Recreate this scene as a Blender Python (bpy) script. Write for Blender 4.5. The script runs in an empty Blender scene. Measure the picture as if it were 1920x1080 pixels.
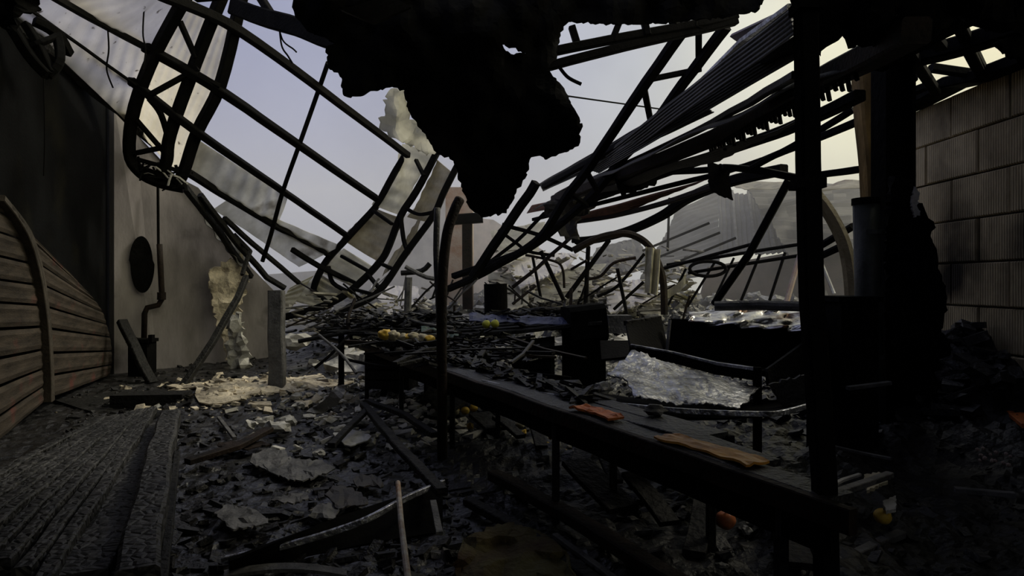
import bpy, math, random
from mathutils import Vector, noise, geometry
R = random.Random(7)
sc = bpy.context.scene
col = sc.collection
# ------------------------------------------------------------------ camera
CAMZ, HOR, FPX = 1.7, 530.0, 1200.0
cd = bpy.data.cameras.new('camera'); cam = bpy.data.objects.new('camera', cd); col.objects.link(cam)
cam.location = (0, 0, CAMZ); cam.rotation_euler = (math.pi/2, 0, 0)
cd.sensor_width = 36.0; cd.lens = 36.0*FPX/1920.0
cd.shift_y = (HOR-540.0)/1920.0
cd.clip_start = 0.05; cd.clip_end = 300
sc.camera = cam
# ------------------------------------------------------------------ sky (smoke-veiled daylight, the sun's side to the right)
w = bpy.data.worlds.new('world'); sc.world = w; w.use_nodes = True
nt = w.node_tree; nt.nodes.clear()
def wn(t): return nt.nodes.new(t)
out = wn('ShaderNodeOutputWorld'); bg = wn('ShaderNodeBackground'); tc = wn('ShaderNodeTexCoord')
sep = wn('ShaderNodeSeparateXYZ'); ramp = wn('ShaderNodeValToRGB'); mr = wn('ShaderNodeMapRange')
nz = wn('ShaderNodeTexNoise'); mix = wn('ShaderNodeMix')
nt.links.new(tc.outputs['Generated'], sep.inputs[0]); nt.links.new(tc.outputs['Generated'], nz.inputs['Vector'])
nz.inputs['Scale'].default_value = 3.0; nz.inputs['Detail'].default_value = 4
mr.inputs['From Min'].default_value = -0.5; mr.inputs['From Max'].default_value = 0.6
nt.links.new(sep.outputs['X'], mr.inputs['Value']); nt.links.new(mr.outputs['Result'], ramp.inputs['Fac'])
cr = ramp.color_ramp
cr.elements[0].position = 0.0; cr.elements[0].color = (0.27, 0.285, 0.41, 1)
cr.elements[1].position = 1.0; cr.elements[1].color = (0.96, 0.89, 0.58, 1)
e = cr.elements.new(0.42); e.color = (0.34, 0.36, 0.48, 1)
e = cr.elements.new(0.62); e.color = (0.52, 0.54, 0.58, 1)
e = cr.elements.new(0.84); e.color = (0.88, 0.85, 0.63, 1)
mix.data_type = 'RGBA'; mix.blend_type = 'MULTIPLY'; mix.inputs['Factor'].default_value = 0.5
nr = wn('ShaderNodeValToRGB'); nr.color_ramp.elements[0].position = .3; nr.color_ramp.elements[0].color = (.62, .62, .66, 1)
nr.color_ramp.elements[1].position = .7; nr.color_ramp.elements[1].color = (1.25, 1.25, 1.25, 1)
nt.links.new(nz.outputs['Fac'], nr.inputs['Fac'])
nt.links.new(ramp.outputs['Color'], mix.inputs['A']); nt.links.new(nr.outputs['Color'], mix.inputs['B'])
nt.links.new(mix.outputs['Result'], bg.inputs['Color']); bg.inputs['Strength'].default_value = 1.1
nt.links.new(bg.outputs[0], out.inputs[0])
sd = bpy.data.lights.new('hazy_sun', 'SUN'); sd.energy = 1.25; sd.angle = math.radians(12); sd.color = (1, .93, .76)
so = bpy.data.objects.new('hazy_sun', sd); col.objects.link(so)
so.rotation_euler = Vector((-0.62, -0.30, -0.72)).to_track_quat('-Z', 'Y').to_euler()
sc.view_settings.view_transform = 'Standard'; sc.view_settings.look = 'None'
sc.view_settings.gamma = 1; sc.view_settings.use_curve_mapping = False; sc.view_settings.exposure = 0.0
sc.cycles.volume_bounces = 1; sc.cycles.max_bounces = 6; sc.cycles.caustics_reflective = False; sc.cycles.caustics_refractive = False

# ------------------------------------------------------------------ helpers
def P(px, py, d): return Vector(((px-960.0)/FPX*d, d, CAMZ-(py-HOR)/FPX*d))
def F(px, py, z=0.0): return P(px, py, (CAMZ-z)*FPX/(py-HOR))
def PL(*a): return [P(*q) for q in a]
def nse(v, s=1.0, seed=0.0): return noise.noise(Vector((v[0]*s+seed, v[1]*s-seed*.7, v[2]*s+seed*1.3)))

def mat(name, c1, c2=None, scale=4.0, rough=.8, metal=0.0, bump=.3, bscale=30.0, stretch=(1, 1, 1), ramp=(.35, .65), detail=6, third=None, trans=0.0, spec=.3, wave=None, voro=None):
    m = bpy.data.materials.new(name); m.use_nodes = True; t = m.node_tree; N = t.nodes; L = t.links
    b = N['Principled BSDF']; b.inputs['Roughness'].default_value = rough; b.inputs['Metallic'].default_value = metal
    b.inputs['Specular IOR Level'].default_value = spec
    tcn = N.new('ShaderNodeTexCoord'); mp = N.new('ShaderNodeMapping'); mp.inputs['Scale'].default_value = stretch
    L.new(tcn.outputs['Object'], mp.inputs['Vector'])
    if c2 is None: c2 = tuple(x*.6 for x in c1)
    n1 = N.new('ShaderNodeTexNoise'); n1.inputs['Scale'].default_value = scale; n1.inputs['Detail'].default_value = detail
    n1.inputs['Roughness'].default_value = .65
    L.new(mp.outputs[0], n1.inputs['Vector'])
    r = N.new('ShaderNodeValToRGB'); r.color_ramp.elements[0].position = ramp[0]; r.color_ramp.elements[1].position = ramp[1]
    r.color_ramp.elements[0].color = (*c2, 1); r.color_ramp.elements[1].color = (*c1, 1)
    L.new(n1.outputs['Fac'], r.inputs['Fac'])
    colout = r.outputs['Color']
    if third:
        c3, s3, lo, hi = third
        n3 = N.new('ShaderNodeTexNoise'); n3.inputs['Scale'].default_value = s3; n3.inputs['Detail'].default_value = 5
        L.new(tcn.outputs['Object'], n3.inputs['Vector'])
        r3 = N.new('ShaderNodeValToRGB'); r3.color_ramp.elements[0].position = lo; r3.color_ramp.elements[1].position = hi
        L.new(n3.outputs['Fac'], r3.inputs['Fac'])
        mx = N.new('ShaderNodeMix'); mx.data_type = 'RGBA'; L.new(r3.outputs['Color'], mx.inputs['Factor'])
        L.new(colout, mx.inputs['A']); mx.inputs['B'].default_value = (*c3, 1); colout = mx.outputs['Result']
    L.new(colout, b.inputs['Base Color'])
    h = None
    if bump:
        n2 = N.new('ShaderNodeTexNoise'); n2.inputs['Scale'].default_value = bscale; n2.inputs['Detail'].default_value = 5
        L.new(mp.outputs[0], n2.inputs['Vector']); h = n2.outputs['Fac']
        if wave:
            wv = N.new('ShaderNodeTexWave'); wv.inputs['Scale'].default_value = wave[0]; wv.bands_direction = wave[1]
            wv.inputs['Distortion'].default_value = 1.0
            L.new(tcn.outputs['Object'], wv.inputs['Vector'])
            ad = N.new('ShaderNodeMath'); ad.operation = 'ADD'; L.new(h, ad.inputs[0]); L.new(wv.outputs['Fac'], ad.inputs[1]); h = ad.outputs[0]
        if voro:
            vo_ = N.new('ShaderNodeTexVoronoi'); vo_.feature = 'DISTANCE_TO_EDGE'; vo_.inputs['Scale'].default_value = voro
            L.new(mp.outputs[0], vo_.inputs['Vector'])
            vr = N.new('ShaderNodeMapRange'); vr.inputs['From Max'].default_value = .25; vr.inputs['To Max'].default_value = .4; L.new(vo_.outputs['Distance'], vr.inputs['Value'])
            av = N.new('ShaderNodeMath'); av.operation = 'ADD'; L.new(h, av.inputs[0]); L.new(vr.outputs[0], av.inputs[1]); h = av.outputs[0]
        bp = N.new('ShaderNodeBump'); bp.inputs['Strength'].default_value = bump; bp.inputs['Distance'].default_value = .03
        L.new(h, bp.inputs['Height']); L.new(bp.outputs[0], b.inputs['Normal'])
    if trans:
        tr = N.new('ShaderNodeBsdfTranslucent'); L.new(colout, tr.inputs['Color'])
        ms = N.new('ShaderNodeMixShader'); ms.inputs[0].default_value = trans
        L.new(b.outputs[0], ms.inputs[1]); L.new(tr.outputs[0], ms.inputs[2]); L.new(ms.outputs[0], N['Material Output'].inputs['Surface'])
    return m

M = {}
M['char'] = mat('charred_wood', (.016, .0155, .015), (.004, .004, .004), 6, .7, bump=.9, bscale=22, spec=.25)
M['charboard'] = mat('alligatored_board', (.050, .049, .050), (.004, .004, .004), 9, .6, bump=1.0, bscale=14, spec=.5, ramp=(.40, .62), voro=14.0)
M['steel'] = mat('sooty_steel', (.007, .0066, .0066), (.003, .003, .003), 5, .85, bump=.3, spec=.08)
M['rust'] = mat('scorched_steel', (.026, .016, .011), (.006, .005, .0045), 5, .7, bump=.4, spec=.2)
M['black'] = mat('soot_black', (.006, .006, .006), (.003, .003, .003), 5, .9, bump=.6, bscale=9, spec=.05)
M['darkwall'] = mat('sooty_dark_plaster', (.007, .0075, .0085), (.003, .003, .0035), 1.2, .95, bump=.2, spec=.05, third=((.018, .017, .012), .7, .58, .78))
M['paint'] = mat('smoke_stained_white_wall', (.36, .335, .345), (.15, .138, .142), 1.3, .85, bump=.15, stretch=(1, 1, .35), ramp=(.3, .72), spec=.15, third=((.06, .055, .05), 1.1, .58, .75))
M['slat'] = mat('scorched_slats', (.07, .055, .043), (.022, .017, .014), 3.2, .75, bump=.3, stretch=(1, .6, 4), third=((.10, .035, .03), 2.5, .60, .75))
M['rail'] = mat('shutter_rail', (.085, .072, .06), (.035, .03, .025), 4, .6)
M['block'] = mat('combed_block', (.58, .49, .31), (.24, .20, .125), 1.6, .9, bump=.4, bscale=25, stretch=(1, 1, .5), wave=(9.0, 'Y'), spec=.1, third=((.03, .027, .022), .8, .50, .68))
M['mortar'] = mat('mortar', (.09, .08, .065), (.03, .028, .025), 3, .95)
M['polyroof'] = mat('dusty_translucent_sheet', (.95, .92, .86), (.80, .77, .71), 1.6, .6, bump=.1, trans=.92, third=((.24, .21, .17), 9.0, .66, .74))
M['poly'] = mat('dirty_translucent_sheet', (.86, .85, .80), (.62, .61, .56), 2.2, .6, bump=.2, trans=.8, third=((.16, .13, .09), 1.5, .60, .80))
M['polyold'] = mat('scorched_translucent_sheet', (.62, .58, .47), (.34, .31, .24), 1.6, .6, bump=.3, trans=.5, third=((.12, .06, .03), .9, .58, .72))
M['ash'] = mat('ash_and_char', (.034, .0335, .035), (.005, .005, .005), 3.5, .38, bump=1.0, bscale=12, ramp=(.42, .68), spec=.5, third=((.085, .083, .083), 1.4, .62, .72))
M['shade_ash'] = mat('shaded_ash', (.012, .012, .012), (.003, .003, .003), 5, .5, bump=1.0, bscale=14, spec=.25, third=((.06, .058, .055), 5.0, .66, .74))  # darkened ash, with the shade around the bench painted in
M['chips'] = mat('chips_and_glints', (.66, .64, .58), (.12, .12, .115), 1.9, .45, bump=.3, spec=.5, ramp=(.42, .58))  # pale enough to serve as painted glints beside the bench too
M['shards'] = mat('char_shards', (.026, .025, .0245), (.004, .004, .004), 2, .5, bump=.6, spec=.35, third=((.16, .15, .14), 2.2, .655, .70))
M['charshard'] = mat('dark_char_shards', (.014, .0135, .013), (.004, .004, .004), 2, .55, bump=.6, spec=.3, third=((.10, .095, .09), 2.6, .68, .73))
M['plaster'] = mat('plaster_rubble', (.78, .69, .54), (.20, .175, .14), 2.5, .9, bump=.9, bscale=16, ramp=(.38, .62))
M['galv'] = mat('galvanised_scorched', (.72, .73, .80), (.10, .10, .11), 8, .33, metal=.75, bump=1.0, bscale=17, third=((.5, .5, .5), 14, .60, .72))
M['foil'] = mat('crumpled_foil', (.85, .86, .90), (.50, .48, .46), 4, .28, metal=.9, bump=.8, bscale=9, third=((.10, .055, .035), 3.0, .52, .62))
M['dull'] = mat('dull_grey_sheet', (.17, .167, .165), (.05, .05, .049), 4, .6, bump=.5)
M['ashgrey'] = mat('ash_grey_sheet', (.42, .41, .40), (.22, .215, .21), 4, .6, bump=.4)
M['red'] = mat('rust_red_sheet', (.24, .12, .085), (.07, .04, .03), 3, .7, bump=.3)
M['mauve'] = mat('mauve_sheet', (.22, .18, .20), (.10, .085, .095), 3, .6, bump=.2)
M['corr'] = mat('dark_corrugated', (.035, .030, .026), (.010, .009, .008), 3, .6, bump=.3, spec=.4)
M['timber'] = mat('scorched_timber', (.62, .40, .14), (.10, .07, .03), 2.0, .8, bump=.4, stretch=(1, 1, .35), ramp=(.38, .66))
M['tank'] = mat('sooty_green_steel', (.06, .068, .06), (.018, .02, .018), 3, .5, bump=.2, spec=.4)
M['orange'] = mat('burnt_orange_plastic', (.85, .24, .05), (.42, .12, .03), 6, .5, bump=.4)
M['amber'] = mat('amber_laminate', (.95, .47, .07), (.45, .20, .05), 3, .45, bump=.2)
M['benchtop'] = mat('bench_top', (.040, .042, .047), (.008, .008, .009), 5, .5, bump=.8, spec=.4)
M['cloth'] = mat('pale_scorched_cloth', (.66, .64, .50), (.36, .33, .24), 3, .9, bump=.2, trans=.25)
M['fargrey'] = mat('far_grey_roof', (.12, .12, .13), (.06, .06, .065), 1.2, .8, bump=.2)
M['farwall'] = mat('far_brown_wall', (.11, .082, .068), (.06, .045, .038), 1.5, .9, bump=.2)
M['farpale'] = mat('far_pale_wall', (.55, .53, .55), (.34, .33, .36), .8, .9, bump=.1)
M['wreck'] = mat('mixed_wreckage', (.50, .47, .40), (.03, .028, .025), .9, .7, bump=.3, ramp=(.40, .60), third=((.22, .20, .11), .7, .55, .65))
M['farpink'] = mat('far_pink_wall', (.58, .48, .45), (.30, .26, .27), .9, .9, bump=.1, third=((.30, .16, .09), .6, .58, .66))
M['brick'] = mat('scorched_pier', (.36, .22, .15), (.48, .42, .38), 1.6, .9, bump=.3)
M['pipepale'] = mat('pale_pipe', (.42, .36, .22), (.22, .18, .10), 3, .6)
M['yellow'] = mat('yellow_fruit_skin', (.85, .58, .08), (.55, .34, .05), 7, .4, bump=.1)
M['lime'] = mat('yellow_green_fruit_skin', (.58, .58, .08), (.36, .38, .05), 7, .4, bump=.1)
M['onion'] = mat('red_brown_skin', (.60, .20, .08), (.30, .09, .04), 8, .35, bump=.1)
M['palefruit'] = mat('pale_fruit_skin', (.55, .50, .36), (.30, .26, .17), 8, .5, bump=.2)
M['green'] = mat('dark_green_plastic', (.05, .09, .06), (.02, .04, .03), 6, .5)
M['blue'] = mat('blue_film', (.03, .04, .11), (.012, .014, .04), 6, .4)
M['white'] = mat('white_scrap', (.62, .61, .58), (.35, .34, .32), 5, .6)
M['mossy'] = mat('brown_green_sacking', (.12, .11, .045), (.05, .025, .012), 2.2, .9, bump=.8)
M['pipewhite'] = mat('flaked_pipe', (.75, .72, .68), (.40, .22, .12), 9, .6)

class MB:
    def __init__(s): s.v = []; s.f = []
    def add(s, vs, fs):
        o = len(s.v); s.v += [Vector(v) for v in vs]; s.f += [tuple(i+o for i in f) for f in fs]; return s
    def sweep(s, pts, prof, up=(0, 0, 1), scales=None):
        pts = [Vector(p) for p in pts]; n = len(pts); k = len(prof); vs = []; up = Vector(up)
        sd = None
        for i, p in enumerate(pts):
            t = (pts[min(i+1, n-1)]-pts[max(i-1, 0)]).normalized()
            if sd is None:
                sd = t.cross(up)
                if sd.length < .15: sd = t.cross(Vector((0, 1, 0)))
            else: sd = sd-t*sd.dot(t)
            sd.normalize(); u = sd.cross(t)
            q = scales[i] if scales else 1
            for a, b in prof: vs.append(p+sd*a*q+u*b*q)
        fs = []
        for i in range(n-1):
            for j in range(k):
                fs.append((i*k+j, i*k+(j+1) % k, (i+1)*k+(j+1) % k, (i+1)*k+j))
        fs.append(tuple(range(k))[::-1]); fs.append(tuple((n-1)*k+j for j in range(k)))
        return s.add(vs, fs)
    def bar(s, pts, w, h=None, up=(0, 0, 1), wob=0, sub=0, seed=0):
        h = h or w; pts = [Vector(p) for p in pts]
        if sub:
            q = []
            for a, b in zip(pts[:-1], pts[1:]):
                for i in range(sub): q.append(a.lerp(b, i/sub))
            q.append(pts[-1]); pts = q
        if wob:
            pts = [p+noise.noise_vector(p*1.7+Vector((seed, 0, 0)))*wob for p in pts]
        c = min(w, h)*.12
        pr = [(-w/2+c, -h/2), (w/2-c, -h/2), (w/2, -h/2+c), (w/2, h/2-c), (w/2-c, h/2), (-w/2+c, h/2), (-w/2, h/2-c), (-w/2, -h/2+c)]
        return s.sweep(pts, pr, up)
    def tube(s, pts, r, n=10, smooth=0, scales=None):
        pts = [Vector(p) for p in pts]
        if smooth: pts = spline(pts, smooth)
        return s.sweep(pts, [(r*math.cos(2*math.pi*i/n), r*math.sin(2*math.pi*i/n)) for i in range(n)], scales=scales)
    def box(s, c, d, rz=0):
        c = Vector(c); x, y, z = d[0]/2, d[1]/2, d[2]/2; ca, sa = math.cos(rz), math.sin(rz)
        vs = [c+Vector((a*ca-b*sa, a*sa+b*ca, e)) for e in (-z, z) for a, b in ((-x, -y), (x, -y), (x, y), (-x, y))]
        return s.add(vs, [(3, 2, 1, 0), (4, 5, 6, 7), (0, 1, 5, 4), (1, 2, 6, 5), (2, 3, 7, 6), (3, 0, 4, 7)])
    def surf(s, fn, nu, nv, th):
        """thick sheet from fn(u,v)->Vector"""
        g = [[Vector(fn(i/nu, j/nv)) for j in range(nv+1)] for i in range(nu+1)]
        top = []; bot = []
        for i in range(nu+1):
            for j in range(nv+1):
                du = g[min(i+1, nu)][j]-g[max(i-1, 0)][j]; dv = g[i][min(j+1, nv)]-g[i][max(j-1, 0)]
                n = du.cross(dv); n = n.normalized() if n.length > 1e-9 else Vector((0, 0, 1))
                top.append(g[i][j]+n*th/2); bot.append(g[i][j]-n*th/2)
        W = nv+1; o = len(top); fs = []
        for i in range(nu):
            for j in range(nv):
                a, b, c, d = i*W+j, (i+1)*W+j, (i+1)*W+j+1, i*W+j+1
                fs.append((a, b, c, d)); fs.append((o+d, o+c, o+b, o+a))
        for i in range(nu):
            a, b = i*W, (i+1)*W; fs.append((a, o+a, o+b, b)); a, b = i*W+nv, (i+1)*W+nv; fs.append((b, o+b, o+a, a))
        for j in range(nv):
            a, b = j, j+1; fs.append((b, o+b, o+a, a)); a, b = nu*W+j, nu*W+j+1; fs.append((a, o+a, o+b, b))
        return s.add(top+bot, fs)
    def outline(s, poly, fn, th, step=14.0, jag=4.0, holes=(), seed=1):
        """ragged thick sheet: poly in px, fn(px,py)->Vector; interior refined"""
        rr = random.Random(seed)
        def rag(pl):
            o = []
            for a, b in zip(pl, pl[1:]+pl[:1]):
                L = math.hypot(b[0]-a[0], b[1]-a[1]); k = max(1, int(L/(step*.6)))
                for i in range(k):
                    t = i/k; j = jag if i else 0
                    o.append((a[0]+(b[0]-a[0])*t+rr.uniform(-j, j), a[1]+(b[1]-a[1])*t+rr.uniform(-j, j)))
            return o
        def inside(p, pl):
            c = False; n = len(pl); j = n-1
            for i in range(n):
                if (pl[i][1] > p[1]) != (pl[j][1] > p[1]) and p[0] < (pl[j][0]-pl[i][0])*(p[1]-pl[i][1])/(pl[j][1]-pl[i][1])+pl[i][0]: c = not c
                j = i
            return c
        loops = [rag(list(poly))]+[rag(list(h)) for h in holes]
        vs = []; es = []
        for lp in loops:
            o = len(vs); vs += [Vector(p) for p in lp]; es += [(o+i, o+(i+1) % len(lp)) for i in range(len(lp))]
        x0 = min(p[0] for p in loops[0]); x1 = max(p[0] for p in loops[0]); y0 = min(p[1] for p in loops[0]); y1 = max(p[1] for p in loops[0])
        y = y0
        while y < y1:
            x = x0
            while x < x1:
                q = (x+rr.uniform(-.3, .3)*step, y+rr.uniform(-.3, .3)*step)
                if inside(q, loops[0]) and not any(inside(q, h) for h in loops[1:]): vs.append(Vector(q))
                x += step
            y += step
        V, E, Fc, *_ = geometry.delaunay_2d_cdt(vs, es, [], 0, 1e-4)
        tri = []
        for f in Fc:
            c = (sum(V[i][0] for i in f)/len(f), sum(V[i][1] for i in f)/len(f))
            if inside(c, loops[0]) and not any(inside(c, h) for h in loops[1:]): tri.append(tuple(f))
        top = [Vector(fn(p[0], p[1])) for p in V]
        nrm = [Vector((0, 0, 0)) for _ in V]
        for f in tri:
            n = (top[f[1]]-top[f[0]]).cross(top[f[2]]-top[f[0]])
            for i in f: nrm[i] += n
        bot = [t-(n.normalized() if n.length > 1e-12 else Vector((0, 0, 1)))*th for t, n in zip(top, nrm)]
        o = len(top); fs = list(tri)+[tuple(o+i for i in f[::-1]) for f in tri]
        cnt = {}
        for f in tri:
            for a, b in zip(f, f[1:]+f[:1]): cnt[(a, b)] = 1
        for (a, b) in list(cnt):
            if (b, a) not in cnt: fs.append((b, a, o+a, o+b))
        return s.add(top+bot, fs)
    def lump(s, c, r, seed=0, sub=2, amp=.3, sq=(1, 1, 1)):
        import bmesh
        bm = bmesh.new(); bmesh.ops.create_icosphere(bm, subdivisions=sub, radius=1)
        bm.verts.ensure_lookup_table(); vs = []
        for v in bm.verts:
            k = 1+amp*noise.noise(v.co*1.6+Vector((seed*3.1, seed, 0)))
            vs.append(Vector(c)+Vector((v.co.x*sq[0], v.co.y*sq[1], v.co.z*sq[2]))*r*k)
        fs = [tuple(v.index for v in f.verts) for f in bm.faces]; bm.free()
        return s.add(vs, fs)
    def build(s, name, m, parent=None, smooth=False, origin=None):
        pw = Vector((0, 0, 0)); q = parent
        while q is not None: pw += q.location; q = q.parent
        if parent is None and origin is None:
            xs = [v.x for v in s.v]; ys = [v.y for v in s.v]; zs = [v.z for v in s.v]
            origin = Vector(((min(xs)+max(xs))/2, (min(ys)+max(ys))/2, min(zs)))
        loc = Vector(origin) if parent is None else Vector((0, 0, 0))
        off = loc if parent is None else pw
        me = bpy.data.meshes.new(name); me.from_pydata([v-off for v in s.v], [], s.f); me.update()
        me.materials.append(M[m] if isinstance(m, str) else m)
        if smooth: me.shade_smooth()
        o = bpy.data.objects.new(name, me); col.objects.link(o); o.location = loc
        if parent is not None: o.parent = parent
        return o

def spline(pts, k):
    pts = [Vector(p) for p in pts]; o = []
    for i in range(len(pts)-1):
        a = pts[max(i-1, 0)]; b = pts[i]; c = pts[i+1]; d = pts[min(i+2, len(pts)-1)]
        for j in range(k):
            t = j/k
            o.append(.5*((2*b)+(c-a)*t+(2*a-5*b+4*c-d)*t*t+(3*b-a-3*c+d)*t**3))
    o.append(pts[-1]); return o
def tag(o, label, cat, group=None, kind=None):
    o['label'] = label
    if cat: o['category'] = cat
    if group: o['group'] = group
    o['kind'] = kind or 'thing'
    return o
def struct(o, label=None):
    o['kind'] = 'structure'
    if label: o['label'] = label
    return o
def thing(name, loc, label, cat, group=None):
    o = bpy.data.objects.new(name, None); col.objects.link(o); o.location = loc; o.empty_display_size = .2
    return tag(o, label, cat, group)
def quad(c, nu, nv, th, bump=0.0, fr=1.0, seed=0, corr=None, sag=0.0):
    """thick sheet on four corners a(0,0) b(1,0) c(1,1) d(0,1); corr=(amp, waves across v)"""
    a, b, cc, d = [Vector(x) for x in c]; n = (b-a).cross(d-a).normalized()
    def fn(u, v):
        p = a.lerp(b, u).lerp(d.lerp(cc, u), v)
        k = bump*nse(p, fr, seed)
        if corr: k += corr[0]*math.sin(v*corr[1]*2*math.pi)
        return p+n*k-Vector((0, 0, sag*4*u*(1-u)))
    return MB().surf(fn, nu, nv, th)
def one(name, mb, m, label, cat, group=None, kind=None, smooth=False):
    return tag(mb.build(name, m, None, smooth), label, cat, group, kind)

# ------------------------------------------------------------------ ground
def bench_x(y): return 1.20-.512*(y-2.6)
def sm(a, b, x):
    t = max(0, min(1, (x-a)/(b-a))); return t*t*(3-2*t)
def gh(x, y):
    n = nse((x, y, 0), 1.3, 3)*.5+nse((x, y, 0), 3.1, 9)*.3+nse((x, y, 0), 7.5, 5)*.2
    right = sm(-.6, .8, x-bench_x(y))
    h = .035+.07*max(0, n+.15)+right*(.06+.16*max(0, n+.3))
    h += .95*math.exp(-((x-5.0)/1.0)**2)*sm(4.2, 7.2, y)*(1-sm(9, 11, y))*(1+.5*n)
    h += sm(9.5, 14, y)*(.35+.4*n)*sm(-4.2, -2.2, x)
    h += sm(12, 19, y)*.45*sm(-5, -1.5, x)*(1+n)
    h += .14*math.exp(-(((x+4.0)/.9)**2+((y-9.3)/1.1)**2))*(1+n)
    return max(h, .005)
def xl(y): return -4.0-1.7*(y+3)/10.16 if y < 7.16 else (-5.7-1.8*(y-7.16)/4.84 if y < 12 else -7.5-(y-12)*.5)
def xr(y): return 4.97 if y < 8.3 else 4.97+(y-8.3)*1.0
b = MB(); b.box((0, 17, -.15), (44, 48, .3)); struct(b.build('floor', 'ash'), 'ash-blackened concrete floor of the burned hall')
# broken grid of ash and rubble over the floor
nx, ny = 190, 300; vs = []; fs = []
X0, X1, Y0, Y1 = -7.6, 7.6, 2.6, 26
for j in range(ny+1):
    y = Y0+(Y1-Y0)*(j/ny)**1.5
    for i in range(nx+1):
        x = xl(y)+(xr(y)-xl(y))*i/nx
        vs.append((x, y, gh(x, y)+.03*nse((x, y, 0), 14, 2)))
for j in range(ny):
    for i in range(nx):
        a = j*(nx+1)+i; fs.append((a, a+1, a+nx+2, a+nx+1))
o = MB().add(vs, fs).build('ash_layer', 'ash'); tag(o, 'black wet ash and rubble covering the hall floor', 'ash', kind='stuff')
o.data.materials.append(M['shade_ash'])                                  # shade under and right of the bench put into the ash colour
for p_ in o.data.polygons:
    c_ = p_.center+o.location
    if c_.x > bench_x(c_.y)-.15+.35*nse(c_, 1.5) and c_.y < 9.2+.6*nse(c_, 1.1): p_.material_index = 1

def shard_field(name, m, n, region, size, label, cat, seed, flat=.35, lift=0.0):
    rr = random.Random(seed); mb = MB()
    for _ in range(n):
        x, y = region(rr)
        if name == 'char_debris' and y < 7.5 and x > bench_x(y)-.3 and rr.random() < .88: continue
        s = size*(.22+1.15*rr.random()**2.5)
        a = rr.uniform(0, math.pi); el = rr.uniform(.5, 2.2)
        t = Vector((math.cos(a), math.sin(a), rr.uniform(-.5, .5))).normalized(); u = Vector((-math.sin(a), math.cos(a), rr.uniform(-.5, .5))).normalized()
        nn = t.cross(u).normalized(); c = Vector((x, y, gh(x, y)+lift+s*.12))
        vs = []
        for e in (-1, 1):
            for (p, q) in ((-1, -1), (1, -1), (1, 1), (-1, 1)):
                vs.append(c+t*s*el*.5*p*rr.uniform(.6, 1)+u*s*.5*q*rr.uniform(.5, 1)+nn*s*flat*.5*e)
        mb.add(vs, [(3, 2, 1, 0), (4, 5, 6, 7), (0, 1, 5, 4), (1, 2, 6, 5), (2, 3, 7, 6), (3, 0, 4, 7)])
    return tag(mb.build(name, m), label, cat, kind='stuff')
def reg_all(rr):
    y = 3.0+15*rr.random()**1.6; return rr.uniform(max(-.62*y-.6, xl(y)+.15), min(.8*y, xr(y)-.1)), y
shard_field('char_debris', 'shards', 8000, reg_all, .085, 'splintered char and broken bits strewn over the whole floor', 'debris', 3)
def reg_mid(rr):
    y = rr.uniform(6.2, 10.5); return bench_x(y)-abs(rr.gauss(0, .9))+.5, y
shard_field('glint_chips', 'chips', 800, reg_mid, .10, 'pale chips standing in for wet glints left of the bench', 'debris', 5)  # bright chips painted in for wet glints on the floor
def reg_far(rr):
    y = rr.uniform(11, 21); return rr.uniform(-.28*y, .42*y), y
shard_field('far_debris', 'chips', 1500, reg_far, .34, 'pale broken debris heaped at the far end of hall', 'debris', 8)
def reg_patch(rr):
    return -3.9+rr.gauss(0, .75), 9.6+rr.gauss(0, .8)
shard_field('plaster_debris', 'plaster', 700, reg_patch, .12, 'pale beige plaster rubble lying at foot of white wall', 'rubble', 11)
def reg_right(rr):
    y = rr.uniform(6.0, 9.0); return 4.9-abs(rr.gauss(0, .8)), y
shard_field('wall_debris', 'shards', 700, reg_right, .2, 'dark debris heaped against the right block wall', 'rubble', 13)
pm = MB()
def pf(u, v):
    a = 2*math.pi*u; r = v*(1.0+.25*math.sin(3*a)+.15*math.sin(7*a)); x = -3.95+r*1.15*math.cos(a); y = 9.75+r*1.0*math.sin(a)
    return Vector((x, y, gh(x, y)+.03+.03*nse((x, y, 0), 6)*(1-v)))
pm.surf(pf, 60, 12, .02); tag(pm.build('plaster_dust', 'plaster'), 'pale dust patch lit on floor beside the white wall', 'dust', kind='stuff')

# ------------------------------------------------------------------ shell of the hall
def wallpoly(name, pts, m, th=.18, label=None, off=None):
    """vertical wall: pts = list of (x,y,z) outline, extruded by th along its normal"""
    pts = [Vector(p) for p in pts]; n = geometry.normal(pts)
    k = len(pts); back = [p-n*th for p in pts]
    fs = [tuple(range(k)), tuple(range(k, 2*k))[::-1]]+[(i, i+k, (i+1) % k+k, (i+1) % k) for i in range(k)]
    return struct(MB().add(pts+back, fs).build(name, m), label)
# left side wall (soot black), from behind the camera to the white wall
wl = wallpoly('wall_left', [(-4.0, -3, 0), (-5.7, 7.16, 0), (-7.5, 12.0, 0), (-7.5, 12.0, 5.0), (-5.75, 7.16, 4.85), (-4.05, -3, 4.6)], 'darkwall', label='soot-black side wall above the buckled shutters')
wallpoly('wall_back', [(-4.2, -3, 0), (5.2, -3, 0), (5.2, -3, 3.3), (-4.2, -3, 3.3)], 'darkwall')
# white wall, broken diagonal top
wallpoly('wall_white', [P(214, 745, 11.6), P(300, 745, 12.2), P(430, 720, 13.3), P(530, 690, 14.4), P(528, 560, 14.4), P(470, 500, 13.8), P(440, 440, 13.4), P(372, 352, 12.8), P(330, 330, 12.5), P(255, 250, 12.0), P(214, 190, 11.6)], 'paint', .2, 'smoke-streaked white wall with broken sloping top')
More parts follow.
